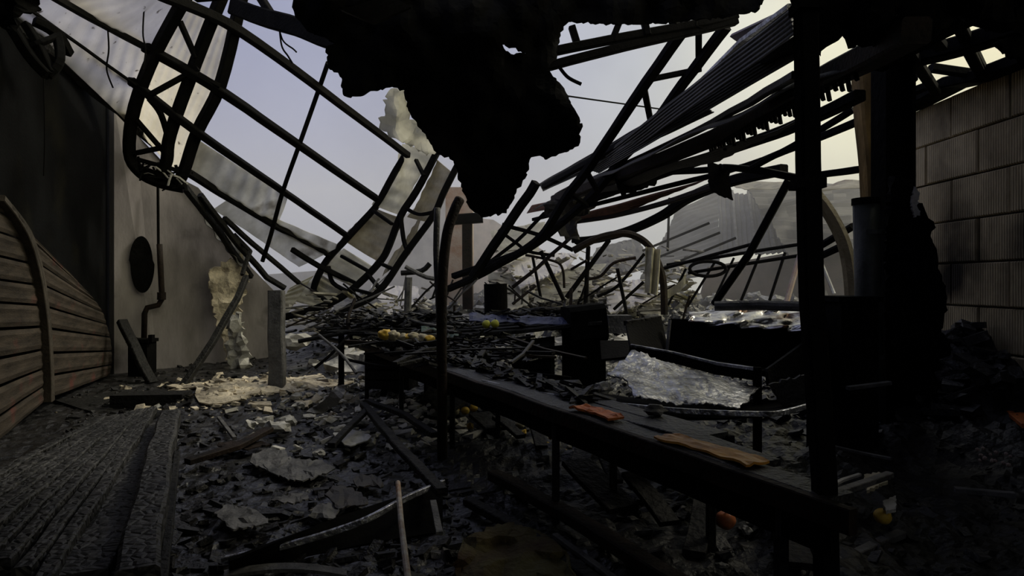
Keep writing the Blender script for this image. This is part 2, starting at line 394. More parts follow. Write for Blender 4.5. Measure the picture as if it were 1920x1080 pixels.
# right block wall: mortar core, each block a child
core = struct(MB().box((5.14, 3.2, 1.92), (.16, 10.0, 3.84)).build('wall_right', 'mortar'), 'combed concrete block wall blackened along its top')
bw, bh = .86, .478
blocks = []
proto = None
for r in range(8):
    y = 8.17-(0 if r % 2 else .42)
    k = 0
    while y > 4.2:
        L = bw if not (r % 2 == 0 and k == 0) else bw
        yy0 = y-L
        m = MB(); c = Vector((5.06, (y+yy0)/2, r*bh+bh/2+.01))
        j = R.uniform(-.012, .012)
        x, yv, z = .05+j, L/2-.009, bh/2-.009; q = .012
        vs = []
        for (a, s_) in ((.08, 1), (-x+q, 1), (-x, 1-q/.23)):
            for (bb, cc) in ((-1, -1), (1, -1), (1, 1), (-1, 1)): vs.append(c+Vector((a, bb*yv*s_, cc*z*s_)))
        fs = [(0, 1, 2, 3), (11, 10, 9, 8)]
        for t in (0, 4):
            for i in range(4): fs.append((t+i, t+4+i, t+4+(i+1) % 4, t+(i+1) % 4))
        m.add(vs, fs).build('block', 'block', core)
        y = yy0; k += 1
    if r % 2 == 0:
        m = MB().box((5.06, 8.17-.205, r*bh+bh/2+.01), (.1, .39, bh-.018)); m.build('block', 'block', core)
# sooty capping along the broken wall top
m = MB(); m.bar([P(1688, 205, 8.18), P(1730, 186, 7.75), P(1785, 158, 7.2), P(1850, 146, 6.7), P(1925, 116, 6.2), (5.06, 4.0, 3.9)], .3, .12, wob=.05, sub=6)
one('wall_capping', m, 'black', 'burned black capping along the top of the block wall', 'capping')
# remaining roof deck above and behind the camera
ceil = struct(quad([(-3.0, 6.1, 4.42), (5.6, 5.2, 4.28), (5.2, -3, 4.6), (-4.2, -3, 4.6)], 24, 40, .06, bump=.1, seed=4, corr=(.02, 40)).build('ceiling', 'black'), 'soot-black remaining roof deck over the near end')
struct(quad([(-4.2, -3, 4.62), (-3.0, 6.1, 4.44), (-5.6, 6.6, 4.82), (-4.2, -3, 4.62)], 10, 6, .04).build('ceiling_edge', 'black'))

# ------------------------------------------------------------------ left shutters
def wd(px, k=.965):
    r = (960.0-px)/FPX; t_ = (5.7-7.16*r)/(4.84*r-1.8); return (7.16+4.84*t_)*k
def shutter(name, left, right, dl, dr, label, rail=True):
    root = thing(name, P(right[-1][0], right[-1][1], dr[-1]), label, 'shutter', 'buckled shutters in the left wall')
    dl = [wd(q[0]) for q in left]; dr = [wd(q[0]) for q in right]; root.location = P(*right[-1], dr[-1])
    n = len(left)
    for k in range(n-1):
        a0, a1 = P(*left[k], dl[k]), P(*left[k+1], dl[k+1]); b0, b1 = P(*right[k], dr[k]), P(*right[k+1], dr[k+1])
        nrm = Vector((.92, -.38, 0))
        def fn(u, v, a0=a0, a1=a1, b0=b0, b1=b1):
            p = a0.lerp(b0, u).lerp(a1.lerp(b1, u), .07+.86*v)
            return p+nrm*(.016*math.sin(math.pi*v)+.03*nse(p, 1.5)+.02*math.sin(math.pi*v*3)*(.5))
        MB().surf(fn, 10, 5, .025).build('slat', 'slat', root, smooth=False)
    e = spline([P(*q, d)+Vector((.06, -.05, 0)) for q, d in zip(left if rail == 'left' else right, dl if rail == 'left' else dr)], 4)
    MB().bar(e, .13, .07).build('rail', 'rail', root)
    return root
lf = [(-95, 300), (-95, 350), (-95, 405), (-95, 460), (-95, 512), (-95, 560), (-95, 622), (-95, 690), (-95, 760), (-95, 840), (-95, 900)]
rt = [(-8, 372), (22, 410), (44, 450), (58, 494), (67, 534), (73, 572), (78, 612), (81, 655), (83, 690), (84, 722), (84, 752)]
shutter('roller_shutter', lf, rt, [6.3]*11, [8.9, 8.85, 8.8, 8.75, 8.7, 8.7, 8.7, 8.7, 8.75, 8.8, 8.85], 'near buckled shutter with wide scorched slats at the picture edge', 'right')
lf = [(6, 388), (42, 436), (60, 486), (70, 530), (76, 572), (81, 614), (84, 662), (86, 705), (87, 750)]
rt = [(138, 522), (160, 545), (177, 565), (190, 585), (198, 608), (204, 632), (206, 658), (206, 684), (203, 704)]
shutter('roller_shutter', lf, rt, [9.0, 8.95, 8.9, 8.85, 8.8, 8.8, 8.85, 8.9, 8.95], [11.2]*9, 'far shutter with slats fanned and collapsed toward the white wall', 'left')
m = MB().bar(PL((226, 600, 11.2), (250, 650, 11.0), (288, 722, 10.6)), .16, .1, wob=.04, sub=4)
one('fallen_plank', m, 'char', 'black plank leaning against foot of the white wall', 'plank')
# wall fittings
m = MB(); cx, cy = 268, 496
def oval_at(px, py): return P(px, py, 11.93+(px-cx)*.0055)
ang = [2*math.pi*i/40 for i in range(40)]
poly = [(cx+22*math.cos(a)+(-3 if math.sin(a) < 0 else 0), cy+53*math.sin(a)) for a in ang]
m.outline(poly, lambda x, y: oval_at(x, y)+Vector((0, -.02, 0)), .05, step=8, jag=1.5)  # flat black plate drawn where the wall has an oval dark hole
one('dark_oval', m, 'black', 'oval soot-black plate in place of a dark hole in the white wall', 'panel')
t = thing('drain_pipe', P(270, 640, 11.7), 'black pipe with a double bend running down the white wall', 'pipe')
MB().tube(PL((296, 345, 12.1), (297, 460, 12.0)), .025, 8).build('conduit', 'steel', t)
MB().tube(PL((299, 458, 11.95), (302, 520, 11.9), (304, 560, 11.9), (297, 572, 11.9), (276, 577, 11.8), (271, 588, 11.8), (270, 645, 11.75)), .05, 10).build('pipe', 'rust', t, smooth=True)
MB().tube(PL((303, 548, 11.9), (303, 562, 11.9)), .075, 10).build('collar', 'rust', t)
m = MB(); m.box(P(267, 672, 11.5)+Vector((0, 0, 0)), (.34, .3, .62)); m.box(P(267, 638, 11.5), (.4, .34, .06)); m.box(P(250, 640, 11.4), (.08, .1, .14)); m.box(P(284, 634, 11.4), (.07, .1, .12))
one('utility_box', m, 'black', 'small black burned box under the bent wall pipe', 'box')
m = MB().outline([(392, 505), (425, 492), (455, 470), (462, 520), (450, 590), (455, 640), (432, 690), (420, 640), (405, 610), (398, 560)], lambda x, y: P(x, y, 13.0+(x-430)*.006)+Vector((0, .12*nse((x/20, y/20, 0)), 0)), .05, 10, 5)
one('peeled_plaster', m, 'plaster', 'torn yellowish plaster skin peeling off the white wall', 'plaster')
m = MB().outline([(425, 600), (450, 585), (462, 640), (470, 700), (440, 715), (428, 680)], lambda x, y: P(x, y, 12.4)+Vector((0, .2*nse((x/15, y/15, 4)), 0)), .05, 9, 4)
one('plaster_slab', m, 'white', 'hanging pale slab of plaster near the diagonal strut', 'plaster')
m = MB().bar(PL((520, 545, 9.6), (519, 640, 9.5), (521, 765, 9.35)), .22, .16, wob=.03, sub=6)
one('broken_post', m, 'dull', 'grey broken post standing beside pale rubble patch', 'post')

# ------------------------------------------------------------------ roof: left side
def truss(name, loc, label, chords, webs, cw, ww, m='steel', cat='truss', wob=.008):
    t = thing(name, loc, label, cat)
    for c in chords:
        MB().bar(spline(c, 4), cw, cw*.8, wob=wob).build('chord', m, t)
    for q in webs:
        MB().bar(spline(q, 4) if len(q) > 2 else q, ww, ww*.8).build('web', m, t)
    return t
D = 10.0
truss('roof_truss', P(300, 350, 11), 'bent lattice roof truss standing beside the translucent panels',
  [PL((372, -60, 9.4), (345, 0, 9.5), (290, 100, 9.8), (253, 200, 10.2), (243, 285, 10.6), (262, 322, 10.7), (300, 342, 10.8), (345, 352, 10.9)),
   PL((434, -60, 9.5), (413, 0, 9.6), (367, 117, 10), (320, 250, 10.4), (313, 300, 10.6), (300, 330, 10.7)),
   PL((460, -40, 9.9), (447, 20, 10), (413, 160, 10.3), (370, 247, 10.6), (346, 318, 10.8), (330, 350, 10.9))],
  [PL((337, 40, 9.7), (367, 108, 9.9)), PL((372, 128, 10), (283, 177, 10)), PL((280, 185, 10.1), (302, 215, 10.3), (318, 268, 10.5)),
   PL((250, 288, 10.6), (308, 276, 10.5)), PL((256, 225, 10.3), (312, 290, 10.6)), PL((372, 14, 9.7), (435, 42, 9.9)), PL((372, 140, 10), (412, 162, 10.2)), PL((340, 222, 10.3), (372, 246, 10.5)),
   PL((262, 300, 10.6), (335, 320, 10.7)), PL((255, 310, 10.7), (330, 338, 10.8))], .165, .085)
purl = [
 ([(300, -10, 8.8), (447, 57, 10), (640, 197, 12.6), (765, 291, 15)], .115, 'topmost of the bare purlins left of the hanging black sheet'),
 ([(275, 90, 9.7), (287, 97, 9.8), (413, 170, 10.3), (560, 272, 12.4), (705, 372, 15)], .12, 'bare purlin second from the top, crossing the open sky'),
 ([(250, 156, 9.9), (260, 163, 10), (383, 257, 10.6), (533, 360, 13), (655, 445, 15.2)], .105, 'bare purlin third from the top, crossing the open sky'),
 ([(345, 318, 10.8), (430, 372, 12.2), (520, 425, 13.6), (618, 478, 15.1)], .1, 'lowest sagging purlin running down to the collapsed truss'),
 ([(548, 468, 14.0), (600, 500, 14.6), (662, 530, 15)], .09, 'short broken purlin end above the collapsed truss foot'),
]
purl += [([(60, -30, 7.2), (170, 34, 8.4), (280, 93, 9.75)], .07, 'thinner purlin under translucent panels at the upper left'),
 ([(20, -10, 7.2), (140, 78, 8.6), (255, 160, 9.9)], .032, 'thinnest purlin under translucent panels near the eave')]
for pts, wd, lb in purl:
    m = MB().bar(spline(PL(*pts), 6), wd*1.1, wd*1.2, wob=.008); one('purlin', m, 'steel', lb, 'purlin', 'bare roof purlins on the left')
m = MB().bar(spline(PL((0, 22, 7.3), (70, 75, 8.3), (160, 150, 10.1), (247, 222, 11.4), (300, 272, 12.0)), 4), .2, .22, wob=.04)
one('eave_beam', m, 'char', 'black eave beam along the top of dark left wall', 'beam')
m = MB().bar(PL((45, 12, 7.6), (120, 66, 8.6), (262, 168, 10.7)), .05, .05); one('eave_rail', m, 'steel', 'thin rail just above the black eave beam', 'rail')
m = MB().tube(PL((615, 118, 11.5), (590, 190, 12.2), (560, 275, 12.4), (530, 360, 12.9), (508, 440, 13.2), (492, 490, 13.4)), .045, 8, smooth=4)
one('hanging_rod', m, 'steel', 'long thin rod crossing the bare purlins at a slant', 'rod')
# translucent panels: upper left bay and its remnants
def panel(c, label, mt='polyroof', corr=(.006, 9), nu=16, th=.012, bump=.08):
    return one('translucent_sheet', quad(c, nu, 72, th, bump=bump, seed=R.random()*9, corr=corr), mt, label, 'roof panel', 'translucent roof panels')
panel([P(330, -60, 8.6), P(120, -60, 7.6), P(292, 92, 9.9), P(425, 165, 10.4)][0:4] if False else [P(100, -50, 7.6), P(22, 22, 7.5), P(246, 236, 11.6), P(292, 93, 9.95)], 'dirty translucent panel next to the black eave, left of truss')
panel([P(330, -60, 8.8), P(106, -6, 7.7), P(292, 95, 9.95), P(340, 0, 9.7)], 'translucent panel at the top edge left of the truss')
panel([P(345, -10, 9.8), P(290, 95, 9.98), P(415, 166, 10.6), P(447, 55, 10.4)], 'translucent panel behind upper half of the lattice truss')
panel([P(290, 97, 10.0), P(246, 236, 11.6), P(335, 325, 11.8), P(415, 168, 10.7)], 'translucent panel behind lower half of the lattice truss')
panel([P(372, 262, 10.9), P(350, 318, 11.0), P(520, 424, 13.7), P(540, 372, 13.2)], 'torn wire-strewn panel strip beyond the truss foot', 'poly', (.012, 7))
panel([P(430, 372, 12.4), P(400, 392, 12.3), P(560, 500, 14.5), P(640, 462, 15.2)], 'sagging grey panel strip under the lowest purlin', 'poly', (.012, 5))
panel([P(380, 385, 12.6), P(372, 400, 12.4), P(455, 500, 13.0), P(470, 470, 13.6)], 'crumpled grey panel hanging over the white wall end', 'dull', (.03, 4))
# roof remnants around the truss foot: bundle of dark battens
for a, bb, wd, lb in [
  (PL((345, 350, 11.4), (400, 420, 12.4), (470, 520, 13.4)), None, .11, 'steepest dark batten dropping over end of white wall'),
  (PL((375, 365, 11.8), (430, 440, 12.6), (500, 520, 13.6), (535, 540, 13.8)), None, .10, 'dark batten falling behind the steep one to broken post'),
  (PL((420, 410, 12.4), (490, 470, 13.5), (560, 530, 14.6)), None, .09, 'dark batten sloping under the sagging grey strip'),
  (PL((462, 520, 12.2), (445, 560, 11.6), (400, 640, 10.8), (325, 752, 9.9)), None, .10, 'long black strut slanting across white wall to the floor'),
  (PL((455, 515, 12.4), (470, 470, 12.8), (440, 440, 12.9)), None, .07, 'short bent batten at the strut head'),
  (PL((408, 738, 9.8), (372, 772, 9.0), (330, 805, 8.3)), None, .07, 'charred stick lying across the pale rubble patch')]:
    one('batten', MB().bar(a, wd, wd, wob=.02, sub=4), 'char', lb, 'batten')
# hanging wires
def wire(pts, r, lb, cat='wire'):
    one('wire', MB().tube(pts, r, 6, smooth=6), 'steel', lb, cat, 'burned hanging wires')
wire(PL((200, 30, 8.8), (204, 90, 8.8), (200, 130, 8.9), (212, 165, 9)), .012, 'left of the two thin wires hanging in the translucent bay')
wire(PL((272, -10, 9), (268, 60, 9), (273, 95, 9), (268, 130, 9)), .012, 'right of the two thin wires hanging in the translucent bay')
wire(PL((520, 38, 8.6), (530, 75, 8.6), (550, 92, 8.6), (556, 98, 8.6)), .012, 'curled wire with dark tip hanging against sky by truss')
wire(PL((523, 40, 8.55), (528, 85, 8.55), (540, 105, 8.55), (548, 118, 8.55)), .012, 'longer wire hanging beside the curled one against sky')
wire(PL((1050, 178, 9), (1120, 188, 9.6), (1235, 204, 10.5)), .012, 'thin wire stretched across sky right of black sheet')
wire(PL((82, 130, 7.8), (84, 250, 7.8), (82, 330, 7.8)), .008, 'thin wire dangling on the dark left wall')
t = thing('truss_fragment', P(70, 140, 7.2), 'charred triangular frame drooping from the top left corner', 'frame')
for k, (q, w_) in enumerate([(PL((8, 30, 7.1), (40, 88, 7.1), (88, 142, 7.15)), .13), (PL((45, 45, 7.2), (75, 100, 7.2), (95, 138, 7.2)), .10), (PL((88, 142, 7.2), (112, 118, 7.3), (104, 62, 7.5)), .11), (PL((40, 88, 7.15), (72, 80, 7.2), (104, 66, 7.45)), .07), (PL((62, 40, 7.3), (104, 62, 7.5), (125, 95, 7.8)), .12)]):
    MB().bar(spline(q, 4), w_, w_*.8, wob=.05).build('bar', 'black', t)
m = MB().outline([(-20, -40), (95, -40), (60, 20), (42, 48), (20, 58), (-20, 40)], lambda x, y: P(x, y, 6.8)+Vector((0, .3*nse((x/30, y/30, 0)), 0)), .05, 10, 5)
one('scorched_flap', m, 'black', 'black scorched flap in the top left corner', 'flap')
t = thing('debris_clump', P(300, 330, 10.8), 'tangle of burned scraps caught on the bent truss foot', 'debris')
rr = random.Random(5)
for k in range(26):
    a = P(rr.uniform(248, 345), 0, 10.75); px = rr.uniform(250, 350); py = 300+(px-250)*.42+rr.uniform(-14, 18)
    a = P(px, py, 10.7+rr.uniform(-.2, .2)); v = Vector((rr.uniform(-1, 1), rr.uniform(-1, 1), rr.uniform(-1, .6))).normalized()*rr.uniform(.08, .22)
    MB().bar([a-v, a+v*.2, a+v+Vector((0, 0, -.04))], rr.uniform(.02, .06), rr.uniform(.01, .03)).build('scrap', 'black' if k % 5 else 'white', t)

# ------------------------------------------------------------------ collapsed truss in the middle
truss('collapsed_truss', P(560, 600, 14.8), 'collapsed curved roof truss sweeping down left of centre',
 [PL((763, 285, 15.3), (720, 360, 15.3), (703, 390, 15.3), (653, 444, 15.2), (615, 487, 15.2), (593, 525, 15.1), (588, 545, 15.1)),
  PL((820, 285, 14.8), (780, 360, 14.8), (751, 404, 14.8), (729, 460, 14.8), (711, 493, 14.8), (662, 542, 14.7), (627, 564, 14.6), (593, 578, 14.6), (533, 594, 14.5)),
  PL((858, 310, 14.4), (833, 360, 14.4), (813, 404, 14.4), (762, 473, 14.4), (733, 518, 14.3), (709, 547, 14.2), (684, 564, 14.1), (644, 584, 14), (604, 628, 13.8))],
 [PL((751, 404, 14.7), (757, 450, 14.6), (764, 470, 14.5)), PL((711, 493, 14.8), (738, 505, 14.5)), PL((690, 515, 14.7), (715, 545, 14.3)), PL((662, 542, 14.6), (700, 552, 14.3)),
  PL((616, 500, 15.1), (624, 530, 14.9), (655, 548, 14.7)), PL((589, 545, 15.0), (612, 565, 14.7)), PL((615, 505, 15.0), (665, 530, 14.7)), PL((760, 390, 14.8), (785, 402, 14.6), (812, 398, 14.4)), PL((700, 395, 15.2), (735, 420, 14.9)), PL((640, 480, 15.1), (690, 508, 14.8)), PL((780, 300, 15), (795, 330, 14.7))], .17, .09, m='steel', wob=.015)
def npanel(c, lb, mt='polyold', corr=(.012, 5), bump=.3):
    panel(c, lb, mt, corr, nu=18, bump=bump)
npanel([P(762, 275, 15.5), P(818, 290, 15.0), P(752, 405, 15.0), P(705, 388, 15.5)], 'scorched panel at the upper end of collapsed truss', 'poly')
npanel([P(703, 388, 15.5), P(752, 405, 15.0), P(712, 492, 15.0), P(645, 452, 15.4)], 'brown-scorched panel halfway down the collapsed truss')
npanel([P(640, 462, 15.4), P(700, 500, 15.0), P(664, 540, 14.9), P(605, 512, 15.3)], 'grey panel between the lower chords of collapsed truss', 'poly')
npanel([P(600, 512, 15.3), P(655, 545, 14.9), P(600, 578, 14.8), P(535, 560, 15.0)], 'cream panel at the curled foot of collapsed truss', 'cloth')
npanel([P(545, 545, 15.0), P(590, 520, 15.2), P(540, 590, 14.7), P(523, 580, 14.8)], 'pale twisted strip beside the broken grey post', 'cloth')
npanel([P(820, 300, 14.9), P(850, 325, 14.6), P(800, 415, 14.6), P(760, 405, 14.9)], 'olive-stained panel between right chords of collapsed truss')
npanel([P(795, 405, 14.7), P(772, 455, 14.6), P(722, 520, 14.6), P(735, 470, 14.8)], 'ochre-stained lower panel between right chords of collapsed truss')
m = MB().outline([(735, 163), (772, 178), (765, 205), (782, 212), (770, 228), (800, 240), (822, 285), (800, 292), (765, 270), (755, 258), (712, 243), (720, 205)], lambda x, y: P(x, y, 8.0)+Vector((0, .35*nse((x/40, y/40, 2)), 0)), .02, 9, 4)
one('torn_sheet', m, 'poly', 'torn grey sheet hanging just left of the black mass', 'sheet')

# ------------------------------------------------------------------ the black hanging sheet and the near roof edge
bp = [(548, -60), (550, 5), (556, 30), (575, 55), (628, 82), (612, 92), (614, 125), (640, 146), (645, 180), (658, 184), (735, 163), (762, 172), (768, 204), (786, 240), (818, 286), (850, 302), (864, 350), (880, 390), (903, 408), (950, 400), (968, 362), (985, 335), (996, 295), (1010, 291), (1022, 299), (1042, 290), (1085, 274), (1089, 246), (1078, 215), (1052, 166), (1026, 130), (1042, 108), (1046, 60), (1062, 40), (1160, 48), (1290, 40), (1420, 22), (1470, -60)]
hol = [[(938, 84), (960, 90), (986, 100), (958, 101), (945, 95)]]
def bfn(x, y):
    d = 6.15-.35*sm(60, 400, y)+.30*nse((x/95, y/140, 0))+.12*nse((x/35, y/45, 3))
    return P(x, y, d)
m = MB().outline(bp, bfn, .03, 9, 2.6, hol)
one('hanging_sheet', m, 'black', 'huge ragged black sheet hanging from the roof in the centre', 'sheet')
m = MB().bar(PL((440, 12, 9.2), (520, 40, 8.6), (640, 78, 7.8), (700, 100, 7.4)), .18, .24, wob=.03, sub=4)
one('ridge_beam', m, 'steel', 'dark beam running from truss top into the black sheet', 'beam')
m = MB().bar(PL((488, -5, 8.8), (520, 45, 8.6)), .1, .1); one('strut', m, 'steel', 'short strut at the top edge right of lattice truss', 'strut')
one('scorched_board', quad([P(640, 20, 5.6), P(700, 45, 5.5), P(770, 15, 5.5), P(735, -10, 5.5)], 4, 4, .03), 'corr', 'dim brown board at the top of the black sheet', 'board')
truss('cross_truss', P(1040, 120, 7), 'dark lattice cross truss at the top right of black sheet',
 [PL((1015, 128, 6.9), (1140, 96, 7.1), (1273, 64, 7.4), (1380, 40, 7.6)), PL((1030, 98, 6.9), (1140, 76, 7.1), (1290, 48, 7.4), (1380, 30, 7.6))],
 [PL((1072, 50, 7), (1085, 92, 7)), PL((1160, 45, 7.1), (1148, 75, 7.1)), PL((1208, 40, 7.2), (1214, 66, 7.2)), PL((1260, 35, 7.3), (1272, 60, 7.4)), PL((1300, 45, 7.4), (1320, 55, 7.5))], .11, .09)
wire(PL((1048, 125, 7), (1065, 145, 7), (1090, 158, 7)), .02, 'stub of bent bar hanging under the cross truss')

# ------------------------------------------------------------------ right roof
truss('sloping_truss', P(860, 545, 13), 'long lattice truss sloping down from top right to centre',
 [PL((1283, 55, 8.0), (1213, 153, 8.8), (1100, 320, 10.4), (1067, 362, 11), (1023, 433, 11.8), (985, 467, 12.2), (940, 493, 12.6), (890, 520, 13), (840, 542, 13.4)),
  PL((1362, 50, 8.2), (1280, 157, 9.0), (1220, 240, 9.9), (1160, 305, 10.8), (1117, 360, 11.4), (1060, 412, 12), (1007, 455, 12.5), (960, 480, 12.9), (850, 518, 13.6))],
 [PL((1213, 150, 8.9), (1312, 130, 8.9)), PL((1207, 162, 9), (1222, 238, 9.8)), PL((1310, 62, 8.3), (1310, 132, 8.9)), PL((1070, 362, 11.1), (1100, 385, 11.6)), PL((1100, 322, 10.6), (1120, 358, 11.3)), PL((1025, 435, 12), (1060, 412, 12)), PL((1040, 405, 11.6), (1015, 450, 12.2))], .135, .085)
for pts, wd, mt, lb in [
 (PL((1005, 340, 12), (993, 362, 12.1), (945, 430, 12.4), (885, 520, 12.8)), .15, 'steel', 'dark strut dropping from black sheet tip to the tables'),
 (PL((1020, 400, 14), (965, 455, 14), (905, 500, 14)), .08, 'steel', 'thin strut left of the sloping truss foot'),
 (PL((1075, 440, 13.5), (1010, 500, 13.8), (960, 540, 14)), .07, 'rust', 'thin rusty strut right of the sloping truss foot'),
 (PL((935, 430, 14.5), (985, 470, 14.5), (1040, 480, 14.5)), .07, 'steel', 'thin bent strut behind the sloping truss'),
 (PL((940, 420, 15), (1010, 440, 15), (1075, 470, 15)), .09, 'steel', 'thicker bent strut under the brown sheets')]:
    one('strut', MB().bar(pts, wd, wd, wob=.03, sub=3), mt, lb, 'strut', 'fallen struts in the middle')
# long roofing sheets and purlins, running from near right to far centre
def lane(a, b_, c, d, lb, mt='corr', corr=(.010, 6), bump=.10):
    """a,b upper edge far/near ; d,c lower edge far/near"""
    return one('roofing_sheet', quad([P(*a), P(*b_), P(*c), P(*d)], 40, 30, .015, bump=bump, fr=.8, seed=R.random()*9, corr=corr), mt, lb, 'roofing sheet', 'fallen roofing sheets on the right')
lane((1010, 345, 15), (1290, 185, 8.5), (1340, 210, 8.2), (1020, 358, 14.8), 'roofing sheet edge bending down from the sloping truss')
lane((1130, 290, 11), (1485, 14, 5.6), (1502, 60, 5.3), (1150, 305, 10.7), 'highest long roofing sheet at the right, grey edged')
lane((1100, 318, 12), (1492, 66, 5.7), (1510, 100, 5.5), (1120, 326, 11.6), 'second long roofing sheet at the right, below the grey edged')
lane((1040, 362, 14), (1494, 160, 6.2), (1720, 62, 4.4), (1060, 356, 13.5), 'third long roofing sheet at the right reaching the column', 'corr', (.01, 4))
lane((1000, 395, 15), (1330, 304, 9.0), (1505, 226, 6.6), (1040, 378, 14.5), 'fourth long roofing sheet, wedge seen under the toothed one')
lane((990, 400, 16), (1140, 372, 13.5), (1240, 335, 12), (1000, 385, 15.8), 'rust-red roofing sheet under the far end of the others', 'red')
lane((1080, 415, 15), (1180, 395, 13.6), (1330, 335, 11.5), (1085, 402, 14.8), 'second rust-red roofing sheet above the curved gutter', 'red')
one('edge_trim', MB().bar(PL((1150, 292, 10.8), (1280, 190, 8.6), (1393, 78, 6.9), (1486, 12, 5.7)), .10, .05), 'galv', 'pale grey trim along the highest roofing sheet', 'trim')
one('mauve_panel', quad([P(1370, 66, 7.2), P(1480, 14, 6.2), P(1492, 24, 6.2), P(1392, 82, 7.2)], 6, 4, .04), 'mauve', 'mauve panel at the top of the long roofing sheets', 'panel')
for pts, wd, mt, lb in [
 (PL((1020, 350, 14), (1280, 205, 8.4), (1500, 80, 5.5)), .11, 'steel', 'upper dark purlin under the grey edged sheet'),
 (PL((1090, 345, 13), (1300, 248, 8.4), (1494, 140, 5.6)), .08, 'corr', 'second dark purlin under the long sheets'),
 (PL((1040, 375, 14), (1300, 275, 8.8), (1494, 175, 6.2), (1720, 58, 4.3)), .20, 'rust', 'third purlin, broad and brown, reaching behind the column'),
 (PL((1060, 392, 14), (1330, 295, 9), (1494, 235, 7.0), (1612, 178, 6.0)), .12, 'steel', 'fourth dark purlin above the bright gap'),
 (PL((1000, 412, 15), (1240, 352, 11), (1400, 310, 9), (1612, 226, 6.8)), .08, 'steel', 'fifth dark purlin below the bright gap'),
 (PL((1150, 330, 12), (1330, 318, 9.6), (1367, 313, 9), (1430, 322, 8.4), (1494, 334, 8)), .10, 'steel', 'kinked purlin bending level beside the front post'),
 (PL((1494, 334, 8.0), (1560, 325, 7.3), (1622, 317, 6.75)), .08, 'steel', 'level bar between front post and yellow timber'),
 (PL((1405, 318, 8.6), (1490, 272, 7.8), (1600, 205, 7.2)), .07, 'steel', 'thin purlin rising past the front post')]:
    one('purlin', MB().bar(spline(pts, 6), wd, wd*.9, wob=.015), mt, lb, 'purlin', 'fallen purlins on the right')
# corrugated toothed edge strip
t = thing('toothed_strip', P(1340, 275, 8.3), 'corrugated strip with a toothed edge along third purlin', 'strip')
for k in range(34):
    u = k/33; a = P(1330, 276, 8.6).lerp(P(1600, 134, 5.1), u); MB().bar([a+Vector((0, 0, .03)), a+Vector((.02, -.02, -.075-.03*(k % 3)))], .045, .03).build('tooth', 'steel', t)
MB().bar(PL((1325, 277, 8.6), (1600, 132, 5.1)), .03, .05).build('edge_bar', 'steel', t)
# curved gutters
for pts, wd, mt, lb in [
 (PL((1470, 318, 9.4), (1370, 340, 10.5), (1290, 372, 12), (1240, 405, 13), (1180, 432, 14), (1120, 448, 14.5), (1080, 452, 14.8)), .16, 'steel', 'long curved gutter sagging toward the centre'),
 (PL((1410, 330, 10), (1330, 352, 11), (1240, 382, 12.5), (1150, 405, 14), (1080, 416, 15)), .09, 'rust', 'upper rail parallel to the curved gutter'),
 (PL((1078, 408, 14.9), (1076, 455, 14.8)), .10, 'steel', 'short upright closing the end of the curved gutter')]:
    one('gutter', MB().bar(spline(pts, 6), wd, wd), mt, lb, 'gutter')
m = MB().outline([(1326, 305), (1362, 312), (1368, 345), (1373, 376), (1352, 368), (1330, 358)], lambda x, y: P(x, y, 9.3), .05, 9, 2)
one('hanging_flap', m, 'steel', 'black flap hanging from the kinked purlin', 'flap')
m = MB().outline([(1150, 335), (1225, 305), (1230, 345), (1165, 368)], lambda x, y: P(x, y, 11.0), .05, 10, 3)
one('hanging_flap', m, 'steel', 'black flap under the far ends of the roofing sheets', 'flap')
m = MB().outline([(1020, 385), (1120, 352), (1130, 372), (1080, 420), (1085, 450), (1060, 450), (1040, 430)], lambda x, y: P(x, y, 13.4)+Vector((0, .3*nse((x/30, y/30, 0)), 0)), .05, 10, 4)
one('tangled_sheet', m, 'corr', 'dark tangled sheet where the purlins meet the sloping truss', 'sheet')

# right wall truss
truss('eave_truss', P(1700, 200, 7.6), 'black lattice eave truss above the block wall',
 [PL((1640, 128, 6.6), (1700, 112, 6.4), (1780, 92, 6.1), (1860, 68, 5.8), (1935, 45, 5.6)), PL((1640, 118, 5.9), (1760, 52, 5.4), (1850, 8, 5.1), (1880, -20, 5.0))],
 [PL((1690, 92, 5.9), (1698, 122, 6.4)), PL((1700, 90, 5.9), (1740, 150, 6.9), (1755, 172, 7.3)), PL((1790, 30, 5.5), (1840, 130, 6.6)), PL((1685, 182, 7.6), (1742, 160, 7.2)), PL((1745, 127, 6.8), (1815, 137, 6.8)),
  PL((1712, 70, 5.7), (1745, 84, 6.0)), PL((1742, 60, 5.6), (1765, 88, 6.0)), PL((1690, 165, 7.3), (1712, 145, 7)), PL((1815, 90, 6.0), (1838, 135, 6.6))], .2, .1)
m = MB().outline([(1905, 60), (1960, 40), (1960, 125), (1920, 122), (1905, 112), (1885, 108), (1870, 92), (1858, 85)], lambda x, y: P(x, y, 5.7), .06, 8, 3)
one('charred_clump', m, 'black', 'black charred clump over the block wall at the right edge', 'clump')
m = MB().outline([(1490, -40), (1960, -40), (1960, 62), (1900, 55), (1840, 40), (1800, 22), (1770, 50), (1720, 62), (1690, 75), (1655, 95), (1610, 75), (1590, 92), (1578, 66), (1538, 96), (1490, 105)], lambda x, y: P(x, y, 4.6+.3*nse((x/60, y/60, 0))), .05, 14, 3, [[(1852, 5), (1872, 0), (1858, 10)], [(1672, 28), (1690, 24), (1678, 33)]])
one('roof_remnant', m, 'black', 'black remnant of roof sheeting at the top right', 'roof sheet')

